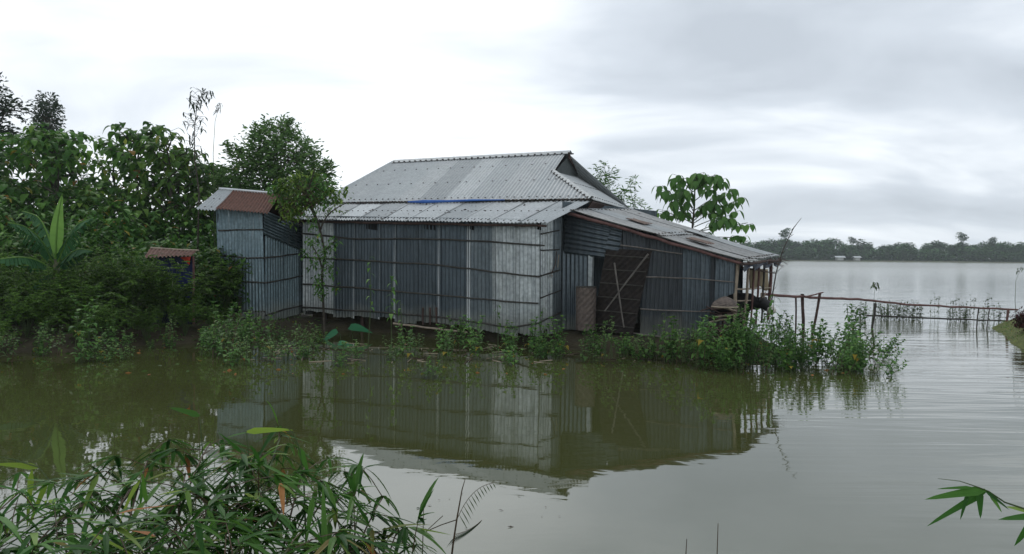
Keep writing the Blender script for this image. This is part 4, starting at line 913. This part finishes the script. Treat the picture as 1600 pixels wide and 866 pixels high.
# tall single sprouts before the wall
def sprout(label, px, pyb, pyt, mat=LWEED, Ln=.16, W=.06, d=None, n=9):
    b = PZ(px, pyb, .0) if d is None else P(px, pyb, d); d0 = b.y; e = P(px + U(-3, 3), pyt, d0); wd, lf = MB(), MB(); m = b.lerp(e, .5) + V((U(-.04, .04), 0, 0)); wd.tube([b, m, e], [.010, .008, .004], STEM, 5, cap=False); ang = U(0, 6)
    for j in range(n):
        t = .45 + .55 * j / (n - 1); p = m.lerp(e, (t - .5) * 2) if t > .5 else b.lerp(m, t * 2); ang += 2.2; k = U(.8, 1.1); lf.leaf(p, V((math.cos(ang), math.sin(ang), .3)), mat, Ln * k, W * k, .9, seg=4)
    t = empty('tall_weed', b, label, 'weed'); wd.build('stem', t); lf.build('foliage', t)
sprout('tall single weed with drooping leaves against the dark wall, left of the double seam', 575, 545, 402, n=10)
sprout('tall weed with broad leaves in front of the double bright seam', 612, 550, 432, n=12, Ln=.18, W=.08)
sprout('slim tall weed with yellowing leaves left of the stakes', 628, 548, 470, n=8)
sprout('bright leafy weed standing alone in the water nearest the long wall', 674, 592, 556, n=9, Ln=.08, W=.04)
sprout('tall weed in front of the palest wall sheets', 778, 548, 478, n=8, Ln=.13)
sprout('tall weed at the right corner of the long wall', 848, 548, 482, n=8, Ln=.13)
sprout('tall pale weed against the grey lean-to wall', 1041, 560, 490, n=8, Ln=.10, mat=LWEEDP)
sprout('tallest bright green weed in front of the porch posts', 1208, 565, 462, n=16, Ln=.20, W=.06)
sprout('upright leafy weed standing right of the two leaning posts', 1326, 560, 475, n=14, Ln=.14, W=.05)
# taro leaves
def taro(label, px, py, d, Ln, W, dr, tilt):
    c = P(px, py, d); lf, wd = MB(), MB(); b = V((c.x + .05, c.y + .1, -.1)); wd.tube([b, (b + c) / 2 + V((.03, 0, .05)), c], [.012, .010, .006], STEM, 5)
    lf.leaf(c, dr, LTARO, Ln, W, .15, seg=7, shape=2, fold=.12, up=tilt); t = empty('taro_leaf', b, label, 'taro plant'); wd.build('stalk', t); lf.build('leaf', t, smooth=True)
taro('taro plant with its blade leaning down left, nearest the long wall foot', 527, 517, 16.6, .46, .20, V((-.75, -.2, -.5)), V((-.3, -.8, .9)))
taro('taro plant with its flat blade lying highest and pointing right', 546, 511, 16.9, .55, .30, V((1, -.1, -.12)), V((0, -.45, 1)))
taro('taro plant with its small blade almost floating on the water', 528, 537, 15.6, .36, .26, V((1, 0, -.03)), V((0, -.3, 1)))
# bits: dead twigs and floating litter
mb = MB()
for k in range(120):
    x = U(380, 1120); p = PZ(x, U(538, 566), .01); d = rdir(-.12, .12); mb.tube([p, p + d * U(.08, .45)], U(.004, .010), BAMP if k % 3 else WOOD, 3)
for k in range(170):
    x = U(60, 1320); p = PZ(x, U(540, 586), .006); mb.sprig(p, rdir(-.03, .03), rnd.choice((LWEEDP, LDRY, LWEED, LWEED)), U(.05, .12), U(.02, .05))
for k in range(14):
    p = PZ(U(640, 900), U(770, 850), .006); mb.sprig(p, rdir(-.03, .03), rnd.choice((LDARK, WOOD)), U(.02, .05), U(.004, .01))
tag(mb.build('floating_litter'), 'twigs and loose leaves drifting along the water edge before the buildings', 'litter', kind='stuff')
mb = MB()
for k in range(9500):
    x = U(-16.5, 5.4); y = U(13.2, 21) if k % 3 else U(13.2, 16); z = landz(x, y)
    if z < .0: continue
    if (V((x, y, 0)) - W0).dot(nF) > 0 and x > -5.2 and x < 5: continue
    b = V((x, y, z)); mb.leaf(b, rdir(.2, 1), rnd.choice((LWEED, LBUSH, LBUSH)), U(.08, .2), U(.02, .05), .6, seg=2)
tag(mb.build('ground_cover'), 'low green ground cover over the muddy bank', 'ground cover', kind='stuff')
mb = MB(); p0 = PZ(930, 545, .2)
for k in range(16): mb.leaf(P(930 + U(-12, 12), 535 + U(-7, 6), 14.9), rdir(-.2, .6), REDB if k % 3 else REDC, .07, .04, .4, seg=2)
o = mb.build('red_weed'); tag(o, 'small clump of reddish leaves on the mud below the mat door', 'weed')

# ------------------------------------------------------------ bamboo fence across the water
fence = empty('bamboo_fence', PZ(1255, 505, 0), 'long bamboo rail on stakes running right across the open water', 'fence')
fp = [P(x, y, d) for x, y, d in ((1190, 460, 17.2), (1255, 464, 18.0), (1340, 468, 19.2), (1420, 476, 20.2), (1500, 480, 20.6), (1590, 484, 20.8))]
mb = MB(); pole(mb, fp, .030, RWOOD); mb.build('rail', fence)
mb = MB(); pole(mb, [P(1355, 493, 21.5), P(1450, 497, 21.5), P(1580, 502, 21.5)], .024, BAM); mb.build('rail', fence)
def stake(px0, py0, px1, py1, d, r, mat=WOOD):
    mb = MB(); a = P(px0, py0, d); b = P(px1, py1, d); b = b + (b - a).normalized() * .9; pole(mb, [a, b], r, mat); mb.build('post', fence)
stake(1254, 460, 1255, 515, 18.0, .036); stake(1282, 458, 1271, 515, 18.3, .03); stake(1244, 462, 1243, 512, 18.2, .02)
stake(1368, 474, 1364, 505, 20.4, .03, BAM); stake(1529, 481, 1527, 500, 20.6, .016, BAM); stake(1546, 482, 1544, 498, 20.8, .012, BAM); stake(1575, 482, 1573, 505, 20.6, .03, RWOOD)
mb = MB(); pole(mb, [P(1258, 464, 17.9), P(1286, 457, 18.2)], .018, RWOOD); mb.build('rail', fence)
# thin dead branch leaning at the porch
mb = MB(); bp_ = [P(x, y, 15.6) for x, y in ((1203, 490), (1208, 455), (1213, 425), (1222, 395), (1232, 372), (1241, 355), (1252, 341))]
mb.tube(bp_, [.016, .014, .012, .010, .009, .008, .004], BARK, 5)
for (i, x, y) in ((2, 1222, 418), (3, 1228, 392), (4, 1240, 366), (1, 1214, 446)): mb.tube([bp_[i], P(x, y, 15.5)], [.006, .003], BARK, 4)
for k in range(10): i = rnd.choice((2, 3, 4, 5)); mb.sprig(bp_[i] + rdir() * .03, rdir(), LDARK, .08, .02)
tag(mb.build('dead_branch'), 'thin bare branch leaning outward beside the porch roof end', 'branch')
# reeds and half-drowned sprigs along the rail
def reed(h, n):
    wd, lf = MB(), MB()
    for k in range(n):
        b = V((rnd.gauss(0, .10), rnd.gauss(0, .10), -.1)); e = b + V((U(-.1, .1), U(-.1, .1), h * U(.5, 1) + .1)); wd.tube([b, e], [.005, .002], STEM, 3, cap=False)
        for j in range(9): lf.leaf(b.lerp(e, U(.2, 1)), rdir(-.1, .9), LREED, U(.10, .17), .05, .5, seg=2)
    t = empty('reed_clump', (0, 0, 0), 'x', 'reeds', 'drowned weeds along the bamboo rail'); wd.build('stem', t); lf.build('foliage', t); return t
RP = [reed(.60, 10), reed(.85, 4)]
spots = [(1345, 498), (1352, 500), (1380, 500), (1388, 498), (1398, 500), (1407, 498), (1414, 500), (1425, 499), (1434, 500), (1462, 500), (1487, 503), (1497, 500), (1510, 504), (1517, 502), (1535, 505), (1548, 503), (1560, 506), (1490, 500), (1505, 501), (1370, 497)]
for i, (x, y) in enumerate(spots):
    k = 0 if x < 1440 else (i % 2); lb_ = 'small half drowned weed clump in the open water along the bamboo rail'
    if i == 0: o = RP[0]; o.location = PZ(x, y); o['label'] = lb_
    elif k == 1 and 'done' not in globals(): done = 1; o = RP[1]; o.location = PZ(x, y); o['label'] = lb_
    else: copy_thing(RP[k], PZ(x, y), U(0, 6), U(.7, 1.05), lb_, 'drowned weeds along the bamboo rail', .1)
spray('leafy_twig', 'thin twig with a tuft of leaves standing above the bamboo rail', ((1362, 505), (1365, 480), (1366, 460), (1368, 442)), 19.6, 14, .12, .05, LREED, .008, tip=1)
spray('leafy_twig', 'thin bare twig rising beside the dark red bush', ((1588, 500), (1586, 470), (1587, 440), (1596, 415)), 20.4, 8, .09, .03, LREED, .008, tip=1)
# right bank grass and red bush
mb = MB()
for k in range(3800):
    x = U(10.2, 15.5); y = U(14.6, 22.5); z = rb(x, y)
    if z < .0: continue
    mb.leaf((x, y, z), rdir(.4, 1), rnd.choice((LWEED, LWEED, LBUSH, LVINE)), U(.06, .16), .02, .5, seg=2)
tag(mb.build('bank_grass'), 'short yellow green grass on the small bank at right', 'grass', kind='stuff')
TR = thick_bush('red_bush', 'dark red leaved bush on the bank at the right edge', .62, .42, 260, REDB, (0, 0, 0), Ln=.09, W=.04)
p = PZ(1600, 512, .3); TR.location = (p.x + .22, p.y, .2); TR.scale = (.85, .85, .85)

# ------------------------------------------------------------ foreground bamboo
def bam_fan(lf, wd, p, d, n, Ln, mat=LBAM):
    """a twig tip: straight narrow blades splayed about the twig, the outer ones hanging"""
    d = (V(d).normalized() + V((0, 0, -.45))).normalized(); side, upv = perp(d)
    for q in range(n):
        a = (q - (n - 1) / 2) / max(1, n - 1) * U(1.5, 2.4) + U(-.12, .12); dd = (d * math.cos(a) + side * math.sin(a) + V((0, 0, -abs(a) * U(.25, .8))) + rdir() * .15).normalized(); k = U(.6, 1.25)
        r_ = rnd.random(); m = LDRY if r_ > .993 else (LBAMY if r_ > .978 else mat)
        lf.leaf(p - d * U(0, .03), dd, m, Ln * k, Ln * .105 * U(.8, 1.25), U(0, .5), seg=5, shape=1, fold=U(.1, .5))
def bam_plant(label, base, tips, dens=1.0, Ln=.165):
    wd, lf = MB(), MB(); base = V(base)
    for (px, py, d) in tips:
        e = P(px, py, d); b = base + V((U(-.12, .12), U(-.08, .08), 0)); c = b.lerp(e, .55) + V((0, 0, .22 * (e - b).length)) ; seg = 9; pts = []
        for i in range(seg + 1): t = i / seg; pts.append(b * (1 - t) ** 2 + c * 2 * t * (1 - t) + e * t * t)
        wd.tube(pts, [.005 * (1 - .75 * i / seg) + .0008 for i in range(seg + 1)], STEM if U(0, 1) < .6 else RSTEM, 5, cap=False)
        for i in range(3, seg + 1):
            for r_ in range(int(2.0 * dens) + (1 if U(0, 1) < (2.0 * dens) % 1 else 0)):
                p = pts[i - 1].lerp(pts[i], U(0, 1)); td_ = (rdir(-.3, .55) + (pts[i] - pts[i - 1]).normalized() * .8).normalized(); ln = U(.05, .20); q = p + td_ * ln - V((0, 0, .02))
                wd.tube([p, (p + q) / 2 + V((0, 0, .008)), q], [.0022, .0018, .001], RSTEM, 3, cap=False); bam_fan(lf, wd, q, td_, rnd.choice((3, 4, 5, 6, 7)), Ln)
        bam_fan(lf, wd, e, (e - pts[-2]), 5, Ln)
    t = empty('bamboo_plant', base, label, 'bamboo'); wd.build('stem', t); lf.build('foliage', t); return t
def nb(x, y): return V((x, y, .30))
bam_plant('young bamboo with a drooping leaf fan, third from the left in the foreground', nb(-1.15, 1.7), [(240, 700, 2.9), (205, 760, 2.6), (270, 790, 2.5), (180, 730, 2.8), (250, 830, 2.3)])
bam_plant('bushiest young bamboo at the middle of the foreground clump, holding one dry orange leaf', nb(-.95, 1.7), [(330, 690, 2.9), (380, 720, 2.6), (310, 760, 2.4), (345, 800, 2.3), (400, 790, 2.4), (290, 740, 2.7), (365, 750, 2.5)], 1.1)
bam_plant('young bamboo with one yellow green blade pointing up right above the clump', nb(-.75, 1.75), [(440, 680, 2.9), (480, 720, 2.8), (455, 770, 2.5), (420, 750, 2.6), (490, 790, 2.5), (410, 705, 2.8)], 1.0)
bam_plant('thin young bamboo leaning right at the right end of the foreground clump', nb(-.5, 1.75), [(560, 730, 2.9), (600, 775, 2.8), (560, 790, 2.6), (620, 830, 2.6), (530, 760, 2.7), (650, 850, 2.5), (540, 840, 2.4)], .8)
bam_plant('young bamboo with grey green blades at the bottom left corner', nb(-1.5, 1.6), [(60, 790, 2.4), (110, 800, 2.4), (20, 830, 2.3), (140, 780, 2.6), (90, 840, 2.2), (160, 820, 2.3), (30, 770, 2.7)], .8)
bam_plant('low bamboo shoots filling the bottom of the picture under the clump', nb(-.9, 1.5), [(300, 850, 2.0), (380, 845, 2.0), (460, 850, 2.1), (220, 855, 2.0), (520, 865, 2.2), (600, 865, 2.3), (130, 860, 2.0)], .9)
# distinct blades
def single_blade(label, stem_pts, d, leaf_at, ld, Ln, mat, nm='blade_grass'):
    wd, lf = MB(), MB(); pts = [P(x, y, d) for x, y in stem_pts]; wd.tube(pts, [.0035 - .002 * i / (len(pts) - 1) for i in range(len(pts))], STEM, 4, cap=False)
    for (x, y), dd, l2 in zip(leaf_at, ld, Ln): lf.leaf(P(x, y, d), dd, mat, l2, .022, .1, seg=6, shape=1, up=V((0, -.9, .4)))
    t = empty(nm, pts[0], label, 'grass'); wd.build('stem', t); lf.build('blade', t)
single_blade('single bright yellow green blade lying level above the bamboo clump', [(400, 900), (392, 760), (385, 674)], 2.7, [(385, 675)], [V((1, 0, .13))], [.17], LBAMY)
single_blade('arching bare bamboo tip curving over right of the yellow green blade', [(480, 900), (475, 760), (468, 700), (458, 676), (448, 668)], 2.7, [(468, 700)], [V((.3, 0, -.8))], [.1], LBAM)
single_blade('tall pale blade bending over at the left edge of the foreground', [(110, 900), (85, 760), (60, 730), (20, 718), (0, 714)], 2.7, [(60, 731), (50, 735), (75, 750)], [V((-1, 0, .15)), V((-.1, 0, -1)), V((-.4, 0, -.9))], [.16, .2, .18], LBAMY)
single_blade('thin upright grass stalk topped by a small flag leaf in the foreground', [(330, 900), (318, 760), (316, 700), (312, 650)], 2.8, [(312, 650)], [V((-1, 0, .35))], [.12], LBAM)
# seeding grass with feathery head
wd, lf = MB(), MB(); d = 2.7; gp = [P(x, y, d) for x, y in ((702, 900), (708, 850), (714, 810), (722, 765), (727, 748))]; wd.tube(gp, [.004, .0035, .003, .002, .001], RSTEM, 5, cap=False)
for (sx, sy, mx, my, ex, ey, n) in ((714, 812, 735, 760, 770, 755, 13), (712, 835, 735, 830, 753, 813, 14)):
    pa, pm, pe = P(sx, sy, d), P(mx, my, d), P(ex, ey, d); pr = None
    for i in range(n + 1):
        t = i / n; q = pa * (1 - t) ** 2 + pm * 2 * t * (1 - t) + pe * t * t
        if pr is not None:
            wd.tube([pr, q], .0012, RSTEM, 3, cap=False); lf.leaf(q, V((-.45, 0, -.5)) if ey > 800 else V((.5, 0, -.8)), LDARK if ey > 800 else LREED, .055 * (1.2 - .8 * t), .004, .1, seg=2, up=V((0, -1, 0)))
        pr = q
wd.tube([P(714, 812, d), P(690, 820, d), P(662, 832, d)], .002, RSTEM, 3, cap=False); wd.tube([P(692, 806, d), P(668, 828, d)], .0015, RSTEM, 3, cap=False)
t = empty('seeding_grass', gp[0], 'thin grass stalk with two feathery seed heads over the water at bottom centre', 'grass'); wd.build('stem', t); lf.build('seed_head', t)
for (x, y0, y1, lb_) in ((660, 870, 795, 'short thin stalk left of the seeding grass at the bottom'), (1120, 880, 818, 'faint thin stalk poking up at the bottom right of centre'), (1071, 880, 842, 'shortest thin stalk poking up at the bottom centre')):
    mb = MB(); mb.tube([P(x - 4, y0 + 30, 2.8), P(x, y0, 2.8), P(x + 2, y1, 2.8)], [.0025, .002, .0012], RSTEM, 4); tag(mb.build('grass_stalk'), lb_, 'grass')
# right bamboo twig
wd, lf = MB(), MB(); d = 1.9
tw = [P(x, y, d) for x, y in ((1720, 880), (1660, 810), (1600, 795), (1570, 785), (1545, 768), (1530, 762), (1500, 752), (1466, 748))]
wd.tube(tw, [.004, .0035, .0025, .002, .0018, .0015, .001, .0006], STEM, 5, cap=False)
for (x, y, ex, ey, W) in ((1540, 766, 1443, 777, .022), (1540, 768, 1446, 820, .017), (1512, 772, 1500, 812, .010), (1530, 768, 1532, 810, .018), (1545, 770, 1566, 800, .015), (1540, 768, 1578, 796, .010), (1520, 762, 1462, 762, .008), (1640, 806, 1558, 808, .021), (1610, 800, 1570, 790, .014), (1625, 800, 1584, 852, .022), (1650, 806, 1640, 870, .02)):
    a, b = P(x, y, d), P(ex, ey, d + U(-.05, .05)); lf.leaf(a, b - a, LBAM, (b - a).length, W, .05, seg=6, shape=1, up=V((0, -.8, .6)))
t = empty('bamboo_twig', tw[0], 'bamboo twig with a few drooping blades reaching in from the lower right edge', 'bamboo'); wd.build('stem', t); lf.build('foliage', t)

# ------------------------------------------------------------ far shore: trees and small houses
def far_tree(name, h, wdt, kind):
    wd, lf = MB(), MB(); limb(wd, (0, 0, -.5), (U(-.3, .3), 0, h * .75), .28, .1, BARK, .03, 5, 4)
    lob = []
    for k in range(8 if kind != 'tall' else 14):
        a = U(0, 6.28); z = h * (U(.2, .8) if kind != 'tall' else U(.2, .92)); lob.append((V((math.cos(a) * wdt * U(.1, .6), math.sin(a) * wdt * U(.1, .5), z)), wdt * U(.32, .52)))
    for c, r in lob:
        limb(wd, (0, 0, c.z * .6), c, .12, .05, BARK, .1, 4, 3)
        for k in range(130):
            dd = rdir(-.7, 1); p = c + dd * r * U(.6, 1.08); v = rdir(-.4, .6)
            lf.leaf(p, v, LFAR, U(.8, 1.7), U(.6, 1.0), .3, seg=2)
    t = empty(name, (0, 0, 0), 'x', 'tree', 'trees along the far shore'); wd.build('trunk', t); lf.build('crown', t); return t
FT = [far_tree('shore_tree', 11, 5.5, 'round'), far_tree('shore_tree', 9, 5.5, 'round'), far_tree('shore_tree', 10, 4.5, 'round'), far_tree('shore_tree', 16, 4.6, 'tall')]
usedf = set(); flab = 'rounded tree in the hazy tree line on the far shore'
def put_far(k, px, d, s, lb_=flab):
    p = PZ(px, 430, 0); d = d * .6 - 1; s = s * .6; x = (px - 800) / F * d; loc = (x, d, .3)
    gg = 'trees along the far shore'
    if lb_ == flab:
        for lim, a1_ in ((1185, 'behind the roof and the big leaved sapling'), (1290, 'between the dead branch and the left hut'), (1420, 'above the open water right of the tiny white huts'), (1525, 'about the tall pointed tree'), (9999, 'above the right end of the bamboo rail')):
            if px < lim: lb_ = 'rounded far shore tree ' + a1_; gg = 'far trees ' + a1_; break
    if k in usedf: copy_thing(FT[k], loc, U(0, 6), s, lb_, gg)
    else: usedf.add(k); FT[k].location = loc; FT[k].scale = (s, s, s); FT[k]['label'] = lb_; FT[k]['group'] = gg
put_far(3, 1226, 535, 1.3, 'tallest tree standing up at the left end of the far tree line'); put_far(3, 1502, 540, 1.2, 'tall pointed tree near the right third of the far shore'); put_far(3, 1330, 545, .98, 'tall thin topped tree left of the middle of the far tree line'); put_far(3, 1552, 540, 1.02, 'dark tall tree right of the pointed one on the far shore')
x = 880
while x < 1760:
    put_far(rnd.choice((0, 1, 2)), x, U(532, 545), U(.85, 1.35)); put_far(rnd.choice((0, 1, 2)), x + U(-5, 5), U(553, 568), U(1.1, 1.6)); x += U(9, 15)
mb = MB()
for k in range(17000):
    xx = U(20, 265); mb.leaf((xx, U(313, 319), .3 + U(.0, 5.6 + 1.2 * math.sin(xx * .21) + .8 * math.sin(xx * .53)) * U(.25, 1)), rdir(-.3, .8), LFAR, U(.8, 1.7), U(.7, 1.3), .3, seg=2)
tag(mb.build('shore_undergrowth'), 'dark undergrowth along the foot of the far trees', 'undergrowth', kind='stuff')
for (px, wv, lb_) in ((1311, 8, 'tiny pale hut among the far trees, left of the white boat'), (1338, 6, 'tiny white shed low on the far shore'), ):
    xx = (px - 800) / F * 311; t = empty('shore_hut', (xx, 311, .2), lb_, 'hut'); mb = MB(); mb.box((xx, 311, .9), wv * .3, 2.4, 1.1, WHITE); mb.build('wall', t)
    mb = MB(); mb.slab([(xx - wv * .25, 309.5, 1.5), (xx + wv * .25, 309.5, 1.5), (xx + wv * .25, 311, 2.1), (xx - wv * .25, 311, 2.1)], .08, RF2); mb.slab([(xx + wv * .25, 312.5, 1.5), (xx - wv * .25, 312.5, 1.5), (xx - wv * .25, 311, 2.1), (xx + wv * .25, 311, 2.1)], .08, RF2); mb.build('roof', t)

# ------------------------------------------------------------ haze
hz = MB(); hz.box((0, 295, 12), 1300, 650, 26.5, LFAR); ho = hz.build('haze'); ho['kind'] = 'stuff'
hm = bpy.data.materials.new('haze_air'); hm.use_nodes = True; hn = hm.node_tree; hn.nodes.clear()
o_ = hn.nodes.new('ShaderNodeOutputMaterial'); pv = hn.nodes.new('ShaderNodeVolumePrincipled'); pv.inputs['Color'].default_value = (.88, .95, 1, 1); pv.inputs['Density'].default_value = .0004; pv.inputs['Anisotropy'].default_value = .1
hn.links.new(pv.outputs[0], o_.inputs['Volume']); ho.data.materials.clear(); ho.data.materials.append(hm)
tag(ho, 'thin pale haze over the lake', 'haze')
scene.cycles.volume_bounces = 1
scene.cycles.max_bounces = 8
